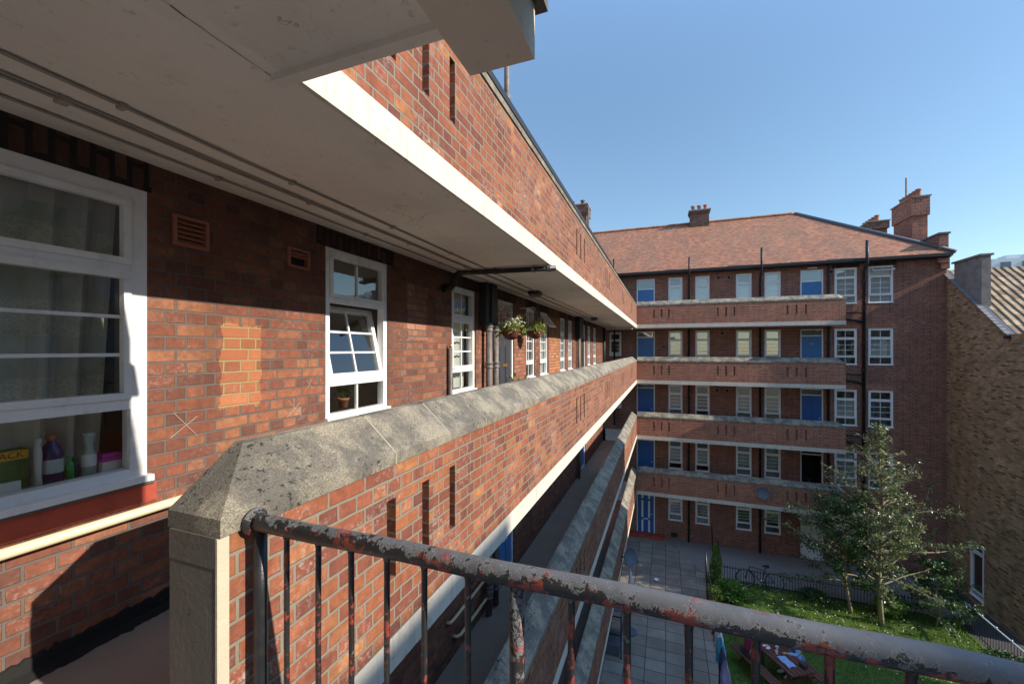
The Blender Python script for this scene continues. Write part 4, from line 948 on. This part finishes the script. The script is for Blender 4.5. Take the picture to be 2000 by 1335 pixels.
bush('border_plant', (9.4, 16.2, GZ), .6, .8, .35, 1300, 'leaf_dark', .05, 'dark leafy plants growing along the white-topped side railing', 'plant', 12)

# hanging baskets, fixed by brackets near the grey door
def basket(loc, seed, flow, label):
    t_ = thing('hanging_basket', loc, label, 'hanging basket', 'hanging baskets by the grey door'); x, y, z = loc; rnd = random.Random(seed)
    q = MB(); q.lathe([(.0, -.17), (.07, -.155), (.13, -.10), (.16, -.02), (.165, 0), (.155, 0), (.12, -.08), (0, -.12)], loc, 16); part('bowl', q, 'wood_red', t_, smooth=True)
    q = MB(); top = (x, y, z + .42)
    for k in range(3): a = k * 2.09; q.tube([(x + .155 * math.cos(a), y + .155 * math.sin(a), z), top], .003, 4)
    part('chain', q, 'steel', t_)
    q = MB(); q.tube([(XW, y, z + .44), (x - .02, y, z + .45), (x, y, z + .43), top], .007, 6); q.tube([(XW, y, z + .18), (x - .1, y, z + .44)], .006, 6); part('bracket', q, 'white_metal', t_)
    lf = MB(); fw_ = MB()
    for i in range(330):
        a = rnd.uniform(0, 6.28); r_ = rnd.uniform(0, .25) ; zz = .02 + rnd.gauss(.05, .06) - max(0, r_ - .16) * 1.1
        leaf(lf, (x + r_ * math.cos(a), y + r_ * math.sin(a), z + zz), rnd.uniform(.02, .042), rnd)
    for i in range(flow):
        a = rnd.uniform(0, 6.28); r_ = rnd.uniform(0, .2); leaf(fw_, (x + r_ * math.cos(a), y + r_ * math.sin(a), z + .08 + rnd.gauss(.06, .05)), .03, rnd)
    part('foliage', lf, 'leaf_yellow', t_); 
    if flow: part('flowers', fw_, 'flower_white', t_)
def wpt(px, py, X):
    o_ = (px - 1000) / 800; S, C = .3511, .9363; y = (C * X + o_ * S * X) / (o_ * C - S); return X, y, (682 - py) / 800 * (-S * X + C * y)
basket(wpt(998, 644, -2.40), 3, 110, 'left hanging basket with white flowers beside the grey door')
basket(wpt(1045, 645, -2.40), 9, 0, 'right hanging basket with trailing variegated yellow leaves')
def pot(name, loc, r_, h_, leafm, n, spread, label, seed, group=None):
    t_ = thing(name, loc, label, 'potted plant', group); rnd = random.Random(seed)
    q = MB(); q.lathe([(0, 0), (r_ * .72, 0), (r_ * .95, h_ * .8), (r_ * 1.05, h_ * .8), (r_ * 1.05, h_), (r_ * .9, h_), (r_ * .85, h_ * .8), (0, h_ * .8)], loc, 18); part('pot', q, 'terracotta', t_, smooth=True)
    lf = MB(); st = MB(); x, y, z = loc
    for i in range(n):
        a = rnd.uniform(0, 6.28); L = rnd.uniform(.5, 1) * spread; e = Vector((x + math.cos(a) * L * .7, y + math.sin(a) * L * .7, z + h_ + L * rnd.uniform(.4, 1.2)))
        st.tube([(x, y, z + h_ * .8), (x + math.cos(a) * L * .2, y + math.sin(a) * L * .2, z + h_ + L * .4), e], .002, 4)
        for _ in range(5): leaf(lf, e + Vector((rnd.gauss(0, .015), rnd.gauss(0, .015), rnd.gauss(0, .02))), rnd.uniform(.012, .022) * (spread / .12), rnd)
    part('stems', st, 'leaf_dark', t_); part('foliage', lf, leafm, t_)
pot('potted_plant', (-2.90, 3.12, -.555), .055, .09, 'leaf_dark', 16, .12, 'small terracotta pot plant on the second window sill', 4)
pot('potted_plant', (-2.42, 6.95, -1.02), .13, .24, 'leaf_yellow', 30, .28, 'leafy pot plant standing before the grey front door', 7)
q = MB(); q.box(-2.56, -2.28, 6.81, 7.09, -1.48, -1.02); tag(link('plant_stand', q.mesh('plant_stand', 'wood_red')), 'low dark box under the pot plant at the grey door', 'plant stand')

# ================================================================== THINGS BEHIND THE FIRST WINDOW
sz = -.724 + .06            # window board top
def bottle(name, y, x, h_, prof_, mats, label, cat='bottle'):
    t_ = thing(name, (x, y, sz), label, cat)
    q = MB(); q.lathe([(a, b * h_) for a, b in prof_], (x, y, sz), 18); part('body', q, mats[0], t_, smooth=True)
    q = MB(); q.lathe([(0, h_), (prof_[-1][0] + .006, h_), (prof_[-1][0] + .006, h_ * .9), (prof_[-1][0], h_ * .88)], (x, y, sz), 14); part('cap', q, mats[1], t_, smooth=True)
    if len(mats) > 2:
        q = MB(); R_ = prof_[1][0] + .0015; q.lathe([(R_, h_ * .22), (R_, h_ * .5)], (x, y, sz), 18); part('bottle_label', q, mats[2], t_, smooth=True)
    return t_
bp = [(0, 0), (1, 0), (1, .6), (.75, .75), (.38, .85), (.36, 1.0)]
S_ = lambda r_: [(a * r_, b) for a, b in bp]
bottle('detergent_bottle', 1.107, -2.87, .24, S_(.042), ('navy_plastic', 'orange_plastic', 'mint_plastic'), 'navy bottle with an orange-brown cap behind the first window')
bottle('small_bottle', 1.166, -2.85, .115, S_(.016), ('green_plastic', 'green_plastic'), 'little bright green bottle beside the navy bottle')
bottle('small_bottle', 1.196, -2.88, .10, S_(.018), ('dark_door', 'green_print'), 'little dark bottle between green and pale bottles')
bottle('cleaner_bottle', 1.245, -2.86, .225, [(0, 0), (.029, 0), (.030, .45), (.020, .58), (.017, .75), (.025, .84), (.021, 1.0)], ('mint_plastic', 'mint_plastic', 'upvc'), 'tall pale waisted bottle next to the pink box')
bottle('glass_vase', 1.045, -2.83, .235, [(0, 0), (.016, 0), (.012, .3), (.015, .7), (.008, 1.0)], ('net_dark', 'net_dark'), 'slim ribbed grey vase left of the navy bottle', 'vase')
t_ = thing('storage_box', (-2.87, 1.325, sz), 'white box with a magenta rim in the window corner', 'box')
q = MB(); q.box(-2.93, -2.82, 1.283, 1.375, sz, sz + .06); part('body', q, 'paper', t_, bevel=.004); q = MB(); q.box(-2.935, -2.815, 1.278, 1.38, sz + .06, sz + .075); q.box(-2.925, -2.825, 1.286, 1.372, sz + .075, sz + .10); part('lid', q, 'magenta_plastic', t_, bevel=.003)
t_ = thing('snack_packet', (-2.88, .86, sz), 'green multipack with a yellow banner lettered PACK', 'packet')
q = MB(); q.box(-2.95, -2.87, .78, 1.03, sz, sz + .19); part('body', q, 'green_print', t_, bevel=.012)
q = MB(); q.box(-2.8695, -2.868, .86, 1.028, sz + .145, sz + .187); bn_ = part('banner', q, 'yellow_print', t_)
me = text_mesh('PACK', .040, 'red_print', .0008); o = link('lettering', me, bn_, Vector((-2.8665, .962, sz + .166)) - t_.location - bn_.location, R(90))
q = MB(); q.box(-2.855, -2.83, .86, .99, sz, sz + .05); tag(link('tin_box', q.mesh('tin_box', 'paper')), 'small pale carton in front of the PACK packet', 'carton')

# ================================================================== COURTYARD THINGS
# iron fence behind the bicycle
fe = thing('iron_fence', (4.8, 19.1, GZ), 'low black iron fence along the gravel bed behind the bicycle', 'fence')
q = MB(); q.box(1.75, 8.6, 19.09, 19.11, GZ + .58, GZ + .60); q.box(1.75, 8.6, 19.09, 19.11, GZ + .08, GZ + .10); part('rail', q, 'black_iron', fe)
b0 = MB().tube([(0, 0, 0), (0, 0, .66), (0, 0, .70)], [.009, .009, .002], 6).mesh('bar', 'black_iron')
for i in range(68): link('bar', b0, fe, (1.8 + i * .1 - 4.8, 0, 0))
f2 = thing('side_railing', (9.75, 16.6, GZ), 'black railing with a pale top rail beside the dark side path', 'railing')
q = MB(); q.tube([(9.75, 13.5, GZ + .86), (9.75, 18.9, GZ + .86)], .022, 8); part('top_rail', q, 'white_metal', f2)
q = MB(); q.box(9.74, 9.76, 13.5, 18.9, GZ + .10, GZ + .12); part('bottom_rail', q, 'black_iron', f2)
b1 = MB().tube([(0, 0, 0), (0, 0, .85)], .008, 6).mesh('bar', 'black_iron')
for i in range(45): link('bar', b1, f2, (0, -3.0 + i * .12, 0))
b2 = MB().lathe([(0, 0), (.02, .01), (.02, .03), (0, .05)], (0, 0, .88), 8).mesh('finial', 'white_metal')
for i in range(9): link('finial', b2, f2, (0, -2.9 + i * .62, 0))
# bicycle
def bicycle(loc, rz_, lean, label, mat='black_iron', sc=1.0):
    t_ = thing('bicycle', loc, label, 'bicycle', rz=0); t_.rotation_euler = (lean, 0, rz_); t_.scale = (sc, sc, sc)
    def P(name, mb, mt, par=t_, sm=True): return link(name, mb.mesh(name, mt, None, sm), par)
    A, B = Vector((-.52, 0, .34)), Vector((.52, 0, .34)); bb = Vector((-.08, 0, .28)); st = Vector((-.22, 0, .80)); hd = Vector((.34, 0, .82)); hb = Vector((.38, 0, .70))
    q = MB()
    for a, b, r_ in ((bb, st, .016), (st + Vector((.02, 0, -.06)), hd, .014), (bb, hb, .018), (hd, hb, .018)): q.tube([a, b], r_, 8)
    for s_ in (-.04, .04): q.tube([A + Vector((0, s_, 0)), bb + Vector((0, s_ * .6, 0))], .009, 6); q.tube([A + Vector((0, s_, 0)), st + Vector((.02, s_ * .3, -.08))], .008, 6); q.tube([hb, B + Vector((0, s_, 0))], .011, 6)
    P('frame', q, mat)
    for c in (A, B):
        w_ = MB(); w_.tube([c + Vector((.33 * math.cos(k * math.pi / 16), 0, .33 * math.sin(k * math.pi / 16))) for k in range(33)], .018, 8, cap=False); wo = P('wheel', w_, 'tyre')
        s2 = MB(); s2.tube([c + Vector((.305 * math.cos(k * math.pi / 12), 0, .305 * math.sin(k * math.pi / 12))) for k in range(25)], .007, 5, cap=False)
        for k in range(18): a = k * math.pi / 9; s2.tube([c + Vector((0, .02 * (-1) ** k, 0)), c + Vector((.3 * math.cos(a), 0, .3 * math.sin(a)))], .0022, 3)
        P('rim', s2, 'steel', wo)
    q = MB(); q.lathe([(0, -.005), (.09, -.004), (.09, .004), (0, .005)], bb, 18, axis=(0, 1, 0)); q.tube([bb + Vector((0, .05, 0)), bb + Vector((.10, .05, -.13)), bb + Vector((.10, .12, -.13))], .008, 6); q.tube([bb + Vector((0, -.05, 0)), bb + Vector((-.10, -.05, .13)), bb + Vector((-.10, -.12, .13))], .008, 6); P('crank', q, 'steel')
    q = MB(); q.tube([hd, hd + Vector((-.01, 0, .12))], .012, 8); q.tube([Vector((.30, -.27, .96)), Vector((.34, -.2, .95)), Vector((.36, 0, .94)), Vector((.34, .2, .95)), Vector((.30, .27, .96))], .012, 8); P('handlebar', q, 'steel')
    q = MB(); q.tube([st, st + Vector((-.02, 0, .10))], .012, 8); q.tube([st + Vector((-.13, 0, .11)), st + Vector((-.08, 0, .115)), st + Vector((.04, 0, .115)), st + Vector((.13, 0, .105))], [.05, .065, .035, .015], 10); P('saddle', q, 'tyre')
    return t_
bicycle((3.55, 18.92, GZ), R(182), R(8), 'black bicycle leaning on the iron fence')
# washing line
wl = thing('washing_line', (1.5, 17.1, GZ), 'dark washing-line post and line running along the lawn edge', 'washing line')
q = MB(); q.tube([(1.5, 17.1, GZ), (1.46, 17.1, GZ + .9), (1.42, 17.12, GZ + 1.95)], [.045, .035, .03], 10); part('post', q, 'black_iron', wl, smooth=True)
q = MB(); q.tube([(1.46, 9.0, GZ), (1.46, 9.0, GZ + 1.85)], .035, 10); part('post', q, 'black_iron', wl, smooth=True)
def line_z(y): f = (y - 9) / 8.1; return GZ + 1.85 + .07 * f - .35 * math.sin(math.pi * f)
q = MB(); q.tube([(1.44 if i else 1.46, 9 + 8.1 * i / 24, line_z(9 + 8.1 * i / 24)) for i in range(25)], .006, 4); part('line', q, 'grey_pipe', wl)
def garment(name, y0, y1, L, mat, label, taper=0.0, sleeves=False, legs=False, cat='laundry'):
    q = MB(); N, Mr = 10, 12; rnd = random.Random(int(y0 * 100))
    ph = rnd.random() * 6
    def P(i, j, side):
        f, g_ = i / N, j / Mr; y = y0 + (y1 - y0) * (f if True else 0); y = (y0 + y1) / 2 + (y - (y0 + y1) / 2) * (1 - taper * g_)
        z_ = line_z(y) + .01 - L * g_; x = 1.44 + side * (.02 + .07 * math.sin(min(1, g_ * 1.6) * 2.4)) + .06 * g_ * math.sin(f * 9 + ph) + .02 * g_ * math.sin(f * 23)
        return (x, y, z_)
    for side in (-1, 1):
        for i in range(N):
            for j in range(Mr):
                if legs and j > 3 and i in (4, 5): continue
                a = [P(i, j, side), P(i + 1, j, side), P(i + 1, j + 1, side), P(i, j + 1, side)]; q.face(a if side > 0 else a[::-1])
    for j in range(Mr):
        for i in (0, N): q.face([P(i, j, -1), P(i, j, 1), P(i, j + 1, 1), P(i, j + 1, -1)])
    for i in range(N): q.face([P(i, Mr, -1), P(i + 1, Mr, -1), P(i + 1, Mr, 1), P(i, Mr, 1)])
    if sleeves:
        for yy, s_ in ((y0, -1), (y1, 1)): q.tube([(1.44, yy, line_z(yy) - .06), (1.44, yy + s_ * .12, line_z(yy) - .25), (1.45, yy + s_ * .14, line_z(yy) - .42)], [.05, .045, .04], 8)
    o = link(name, q.mesh(name, mat, None, True)); tag(o, label, cat, 'washing hung on the line'); return o
garment('shirt', 13.55, 13.95, .62, 'red_cloth', 'red patterned top hanging farthest along the washing line', sleeves=True)
garment('blouse', 13.02, 13.34, .55, 'white_cloth', 'white top on the line between the red and aqua washing', sleeves=True)
garment('towel', 12.60, 12.88, .62, 'aqua_cloth', 'crumpled aqua towel hanging on the line')
garment('jeans', 12.0, 12.45, .95, 'denim', 'blue jeans hanging on the line nearest the viewer', legs=True)
garment('cloth', 11.7, 11.92, .8, 'lilac_cloth', 'pale lilac cloth hanging next to the blue jeans')
# folded parasol
pa = thing('folded_parasol', (-1.12, 14.5, GZ), 'folded white and lilac parasol standing beside the lowest balcony', 'parasol')
q = MB(); q.tube([(-1.12, 14.5, GZ + .05), (-1.12, 14.5, GZ + 2.1)], .016, 8); part('pole', q, 'white_metal', pa)
q = MB(); q.lathe([(.0, 2.12), (.03, 2.05), (.055, 1.8), (.11, 1.5), (.16, 1.05), (.13, 1.0), (0, 1.03)], (-1.12, 14.5, GZ), 12); part('canopy', q, 'lilac_cloth', pa)
q = MB(); q.lathe([(.0, 2.13), (.034, 2.05), (.064, 1.8), (.075, 1.7)], (-1.12, 14.5, GZ), 12); part('top_cloth', q, 'white_cloth', pa)
q = MB(); q.lathe([(0, .08), (.05, .08), (.22, .05), (.22, 0), (0, 0)], (-1.12, 14.5, GZ), 18); part('base', q, 'slate_grey', pa)
# bin shelter
sh = thing('storage_rack', (-1.8, 13.7, GZ), 'black framed storage rack under a blue sheet below the balcony', 'rack')
q = MB()
for x in (-2.4, -1.3):
    for y in (13.15, 14.4): q.box(x - .02, x + .02, y - .02, y + .02, GZ, GZ + 1.32)
for y in (13.15, 14.4): q.box(-2.38, -1.32, y - .015, y + .015, GZ + 1.27, GZ + 1.3); q.box(-2.38, -1.32, y - .015, y + .015, GZ + .7, GZ + .73)
for x in (-2.4, -1.3): q.box(x - .015, x + .015, 13.17, 14.38, GZ + 1.27, GZ + 1.3); q.box(x - .015, x + .015, 13.17, 14.38, GZ + .7, GZ + .73)
part('frame', q, 'black_iron', sh)
q = MB(); q.box(-2.45, -1.24, 13.4, 14.5, GZ + 1.32, GZ + 1.36); q.box(-1.262, -1.24, 13.4, 14.5, GZ + .98, GZ + 1.32); part('sheet', q, 'blue_tarp', sh, bevel=.015)
q = MB(); q.box(-2.35, -1.36, 13.2, 13.9, GZ + .02, GZ + .34); part('crate', q, 'slate_grey', sh, bevel=.02)
bicycle((-1.75, 13.75, GZ + .36), R(95), R(0), 'small bicycle stored inside the black rack', sc=.75)
# satellite dishes
def dish(loc, d, r_, mat, label):
    t_ = thing('satellite_dish', loc, label, 'satellite dish'); d = Vector(d).normalized(); l = Vector(loc)
    q = MB(); c = l + d * .28; q.lathe([(r_ * k / 6, .25 * (r_ * k / 6) ** 2 / r_) for k in range(7)] + [(r_ * 1.01, .25 * r_ + .005), (r_ * .98, .25 * r_ - .02)] + [(r_ * k / 6, .25 * (r_ * k / 6) ** 2 / r_ - .012) for k in (5, 3, 1, 0)], c, 22, axis=d); part('reflector', q, mat, t_, smooth=True)
    q = MB(); q.tube([l, c], .02, 8); part('bracket', q, 'gutter', t_)
    q = MB(); q.tube([c - Vector((0, 0, r_)), c + d * .38 - Vector((0, 0, .1))], .01, 6); q.tube([c + d * .34 - Vector((0, 0, .1)), c + d * .42 - Vector((0, 0, .1))], .03, 8); part('receiver_arm', q, 'grey_pipe', t_)
dish((XP + .01, 13.85, -6.80), (.8, -.55, .35), .28, 'slate_grey', 'grey satellite dish on the lowest near balcony')
dish((4.1, YP - .01, -6.45), (-.25, -1, .45), .25, 'slate_grey', 'dark satellite dish on the lowest far balcony')
# small white bowl on the paving
q = MB(); q.lathe([(0, 0), (.06, 0), (.10, .08), (.09, .08), (.05, .015), (0, .015)], (-.35, 18.1, GZ), 14); tag(link('bowl', q.mesh('bowl', 'white_metal', None, True)), 'little white bowl left out on the paving', 'bowl')

# picnic table
TC = Vector((3.07, 14.07, GZ)); an = R(-58); ex = Vector((math.cos(an), math.sin(an), 0)); ey = Vector((-math.sin(an), math.cos(an), 0))
tb = thing('picnic_table', TC, 'dark red wooden picnic table with attached benches on the lawn', 'picnic table')
def W(u, v, z): return TC + ex * u + ey * v + Vector((0, 0, z))
q = MB()
for i in range(6): q.obox(W(0, -.325 + i * .13, .73), ex * .9, ey * .055, Vector((0, 0, .018)))
part('tabletop', q, 'wood_red', tb)
for s_ in (-1, 1):
    q = MB()
    for i in (0, 1, 2): q.obox(W(0, s_ * (.60 + i * .105), .44), ex * .9, ey * .045, Vector((0, 0, .018)))
    part('bench', q, 'wood_red', tb)
    q = MB(); q.obox(W(s_ * .65, 0, .40), ex * .02, ey * .80, Vector((0, 0, .04))); q.obox(W(s_ * .65, 0, .69), ex * .02, ey * .35, Vector((0, 0, .03)))
    for t2 in (-1, 1): q.obox(W(s_ * .69, t2 * .42, .36), ex * .02, (ey * t2 * .035 + Vector((0, 0, .008))), (ey * -t2 * .22 + Vector((0, 0, .36))))
    part('leg', q, 'wood_red', tb)
def resting(name, u, v, z, mb_fn, mat, label, cat):
    q = MB(); mb_fn(q, W(u, v, z)); tag(link(name, q.mesh(name, mat)), label, cat)
def clothfn(lx, ly):
    def f(q, c):
        n = 6
        P = lambda i, j, t_: c + ex * (lx * (i / n - .5)) + ey * (ly * (j / n - .5)) + Vector((0, 0, t_ + .012 * math.sin(i * 1.9 + j) + .012))
        for i in range(n):
            for j in range(n): q.face([P(i, j, 0.004), P(i + 1, j, .004), P(i + 1, j + 1, .004), P(i, j + 1, .004)])
        for j in range(n): q.face([P(0, j, .004), P(0, j + 1, .004), P(0, j + 1, -.008), P(0, j, -.008)]); q.face([P(n, j, .004), P(n, j + 1, .004), P(n, j + 1, -.008), P(n, j, -.008)])
        for i in range(n): q.face([P(i, 0, .004), P(i + 1, 0, .004), P(i + 1, 0, -.008), P(i, 0, -.008)]); q.face([P(i, n, .004), P(i + 1, n, .004), P(i + 1, n, -.008), P(i, n, -.008)])
    return f
resting('folded_cloth', .42, -.08, .75, clothfn(.42, .24), 'sky_cloth', 'light blue cloth lying on the picnic table top', 'cloth')
def cup(q, c): q.lathe([(0, 0), (.03, 0), (.038, .09), (.033, .09), (.026, .01), (0, .01)], c, 12)
resting('cup', .10, -.10, .75, cup, 'white_metal', 'white cup near the blue cloth on the picnic table', 'cup')
resting('cup', -.05, .06, .75, cup, 'paper', 'pale paper cup at the middle of the picnic table', 'cup')
def pack(q, c): q.obox(c + Vector((0, 0, .05)), ex * .09, ey * .06, Vector((0, 0, .05)))
resting('lunch_box', .68, .22, .75, pack, 'dark_door', 'dark lunch box at the near end of the picnic table', 'box')
resting('plate', -.18, -.18, .75, lambda q, c: q.lathe([(0, .0), (.06, 0), (.10, .018), (.095, .022), (.05, .006), (0, .006)], c, 16), 'paper', 'round white plate on the far part of the picnic table', 'plate')

# ------------------------------------------------------------------ people (skinned skeletons)
def skin_obj(name, V, Ed, root, mat, parent=None, loc=(0, 0, 0), rz=0.0, lv=2):
    me = bpy.data.meshes.new(name); me.from_pydata([v[:3] for v in V], Ed, []); me.materials.append(M[mat])
    o = link(name, me, parent, loc, rz); md = o.modifiers.new('skin', 'SKIN'); md.use_smooth_shade = True
    if not me.skin_vertices: me.skin_vertices.new() if hasattr(me.skin_vertices, 'new') else None
    sv = me.skin_vertices[0].data
    for i, v in enumerate(V): r_ = v[3]; sv[i].radius = (r_, r_ * (v[4] if len(v) > 4 else 1)); sv[i].use_root = (i == root)
    s_ = o.modifiers.new('sub', 'SUBSURF'); s_.levels = lv; s_.render_levels = lv; return o
def person(loc, rz_, top, legs, hairc, label, lean=.12):
    """seated on a bench top .46 above the ground, facing local +y, hands on a table"""
    V = []; Ed = []
    def add(p, r_, par=None, fl=1.0):
        V.append((*p, r_, fl)); i = len(V) - 1
        if par is not None: Ed.append((par, i))
        return i
    H = .50
    pel = add((0, 0, H + .06), .135, None, .8); sp = add((0, .03 + lean * .4, H + .24), .12, pel, .8); chst = add((0, .06 + lean, H + .42), .145, sp, .72); nk = add((0, .08 + lean * 1.2, H + .56), .055, chst)
    hd0 = add((0, .10 + lean * 1.3, H + .64), .065, nk); hd1 = add((0, .125 + lean * 1.4, H + .72), .085, hd0, 1.1); hd2 = add((0, .125 + lean * 1.4, H + .79), .072, hd1, 1.15)
    nose = add((0, .215 + lean * 1.4, H + .715), .014, hd1)
    for s_ in (-1, 1):
        sh_ = add((s_ * .17, .06 + lean, H + .48), .062, chst); el = add((s_ * .25, .16 + lean, H + .24), .043, sh_); wr = add((s_ * .16, .40 + lean, H + .27), .026, el); pm = add((s_ * .14, .46 + lean, H + .275), .030, wr, .5)
        for k in range(4):
            a = add((s_ * (.165 - .018 * k), .505 + lean, H + .28), .009, pm); add((s_ * (.163 - .018 * k), .54 + lean - .006 * abs(k - 1.5), H + .268), .0075, a)
        th_ = add((s_ * .105, .475 + lean, H + .28), .010, pm); add((s_ * .09, .50 + lean, H + .27), .008, th_)
        hp = add((s_ * .09, .05, H + .03), .095, pel); kn = add((s_ * .11, .45, H + .04), .062, hp); an_ = add((s_ * .11, .40, .09), .040, kn); ft = add((s_ * .115, .50, .045), .036, an_, .8); add((s_ * .12, .58, .035), .028, ft, .7)
    t_ = thing('person', loc, label, 'person', rz=0.0)
    b = skin_obj('body', V, Ed, 0, 'skin', t_, (0, 0, 0), rz_)
    # clothing follows the same joints a little fatter
    V2 = []; E2 = []; keep = {}
    for i in (0, 1, 2): keep[i] = len(V2); V2.append((*V[i][:3], V[i][3] + .022, V[i][4]))
    E2 += [(0, 1), (1, 2)]
    ids = [i for i, v in enumerate(V)]
    o_ = 8; per = 5 + 8 + 1 + 1 + 5 - 1
    starts = [i for i, v in enumerate(V) if abs(abs(v[0]) - .17) < 1e-6 and abs(v[2] - (H + .48)) < 1e-6]
    for st in starts:
        c0 = len(V2); V2.append((*V[st][:3], .078, 1)); V2.append((*V[st + 1][:3], .058, 1)); w_ = Vector(V[st + 2][:3]); e_ = Vector(V[st + 1][:3]); m_ = e_.lerp(w_, .92); V2.append((*m_, .040, 1)); E2 += [(2, c0), (c0, c0 + 1), (c0 + 1, c0 + 2)]
    skin_obj('jacket', V2, E2, 0, top, t_, (0, 0, 0), rz_)
    V3 = [(0, 0, H + .05, .155, .8)]; E3 = []
    for s_ in (-1, 1):
        c0 = len(V3); V3 += [(s_ * .09, .06, H + .03, .112, 1), (s_ * .11, .45, H + .04, .080, 1), (s_ * .11, .40, .13, .055, 1)]; E3 += [(0, c0), (c0, c0 + 1), (c0 + 1, c0 + 2)]
    skin_obj('trousers', V3, E3, 0, legs, t_, (0, 0, 0), rz_)
    V4 = []; E4 = []
    for s_ in (-1, 1):
        c0 = len(V4); V4 += [(s_ * .11, .40, .07, .052, 1), (s_ * .115, .50, .048, .048, .9), (s_ * .12, .60, .04, .036, .9)]; E4 += [(c0, c0 + 1), (c0 + 1, c0 + 2)]
    for k, nm in ((0, 'shoe'), (3, 'shoe')): skin_obj(nm, V4[k:k + 3], [(0, 1), (1, 2)], 0, 'white_cloth', t_, (0, 0, 0), rz_)
    hv = [(0, .075 + lean * 1.4, H + .66, .060, 1.0), (0, .085 + lean * 1.4, H + .745, .092, 1.1), (0, .115 + lean * 1.4, H + .825, .062, 1.2), (0, .165 + lean * 1.4, H + .82, .035, 1.5)]
    skin_obj('hair', hv, [(0, 1), (1, 2), (2, 3)], 0, hairc, t_, (0, 0, 0), rz_)
    return t_
pA = W(-.35, -.72, 0); pB = W(.02, .72, 0)
person(pA, an, 'maroon_cloth', 'dark_door', 'hair', 'person in a maroon jacket seated on the near picnic bench')
person(pB, an + math.pi, 'sky_cloth', 'sky_cloth', 'hair', 'person in light blue clothes seated on the far picnic bench')

# ================================================================== CAMERA, LIGHT, SKY
cam = bpy.data.cameras.new('Camera'); co = bpy.data.objects.new('Camera', cam); col.objects.link(co)
cam.lens = 14.4; cam.sensor_width = 36; cam.shift_y = .00725; cam.clip_end = 2000; cam.clip_start = .05
co.location = (0, 0, 0); co.rotation_euler = (R(90), 0, math.atan2(300, 800)); scn.camera = co
SD = Vector((-1, .08, -.54)).normalized()
sun = bpy.data.lights.new('Sun', 'SUN'); sun.energy = 2.35; sun.angle = R(.5); sun.color = (1, .92, .80)
so = bpy.data.objects.new('Sun', sun); col.objects.link(so); so.rotation_euler = SD.to_track_quat('-Z', 'Y').to_euler()
wd = bpy.data.worlds.new('World'); scn.world = wd; wd.use_nodes = True; nt = wd.node_tree; nt.nodes.clear()
sk = nt.nodes.new('ShaderNodeTexSky'); sk.sky_type = 'NISHITA'; sk.sun_disc = False
sk.sun_elevation = math.asin(-SD.z); sk.sun_rotation = math.atan2(-SD.x, -SD.y); sk.air_density = 1.0; sk.dust_density = .1; sk.ozone_density = 2.2
bg = nt.nodes.new('ShaderNodeBackground'); bg.inputs[1].default_value = .15; ow = nt.nodes.new('ShaderNodeOutputWorld')
tc = nt.nodes.new('ShaderNodeTexCoord'); sx_ = nt.nodes.new('ShaderNodeSeparateXYZ'); nt.links.new(tc.outputs['Generated'], sx_.inputs[0])
fr = nt.nodes.new('ShaderNodeFloatCurve'); cv = fr.mapping.curves[0]; cv.points[0].location = (0, .20); cv.points[1].location = (1, 1.0); cv.points.new(.3, .205); cv.points.new(.62, .30); fr.mapping.update()
nt.links.new(sx_.outputs[2], fr.inputs[1])
mu = nt.nodes.new('ShaderNodeVectorMath'); mu.operation = 'SCALE'; nt.links.new(sk.outputs[0], mu.inputs[0]); m2 = nt.nodes.new('ShaderNodeMath'); m2.operation = 'MULTIPLY'; m2.inputs[1].default_value = 2.5; nt.links.new(fr.outputs[0], m2.inputs[0]); nt.links.new(m2.outputs[0], mu.inputs['Scale'])
tn = nt.nodes.new('ShaderNodeVectorMath'); tn.operation = 'MULTIPLY'; tn.inputs[1].default_value = (.95, .99, .94); nt.links.new(mu.outputs[0], tn.inputs[0])
nt.links.new(tn.outputs[0], bg.inputs[0]); nt.links.new(bg.outputs[0], ow.inputs[0])
scn.view_settings.view_transform = 'Standard'; scn.view_settings.look = 'None'; scn.view_settings.exposure = 1.5; scn.view_settings.gamma = 1
scn.cycles.max_bounces = 8; scn.cycles.diffuse_bounces = 5; scn.cycles.transparent_max_bounces = 16; scn.cycles.use_denoising = True
scn.cycles.sample_clamp_indirect = 8
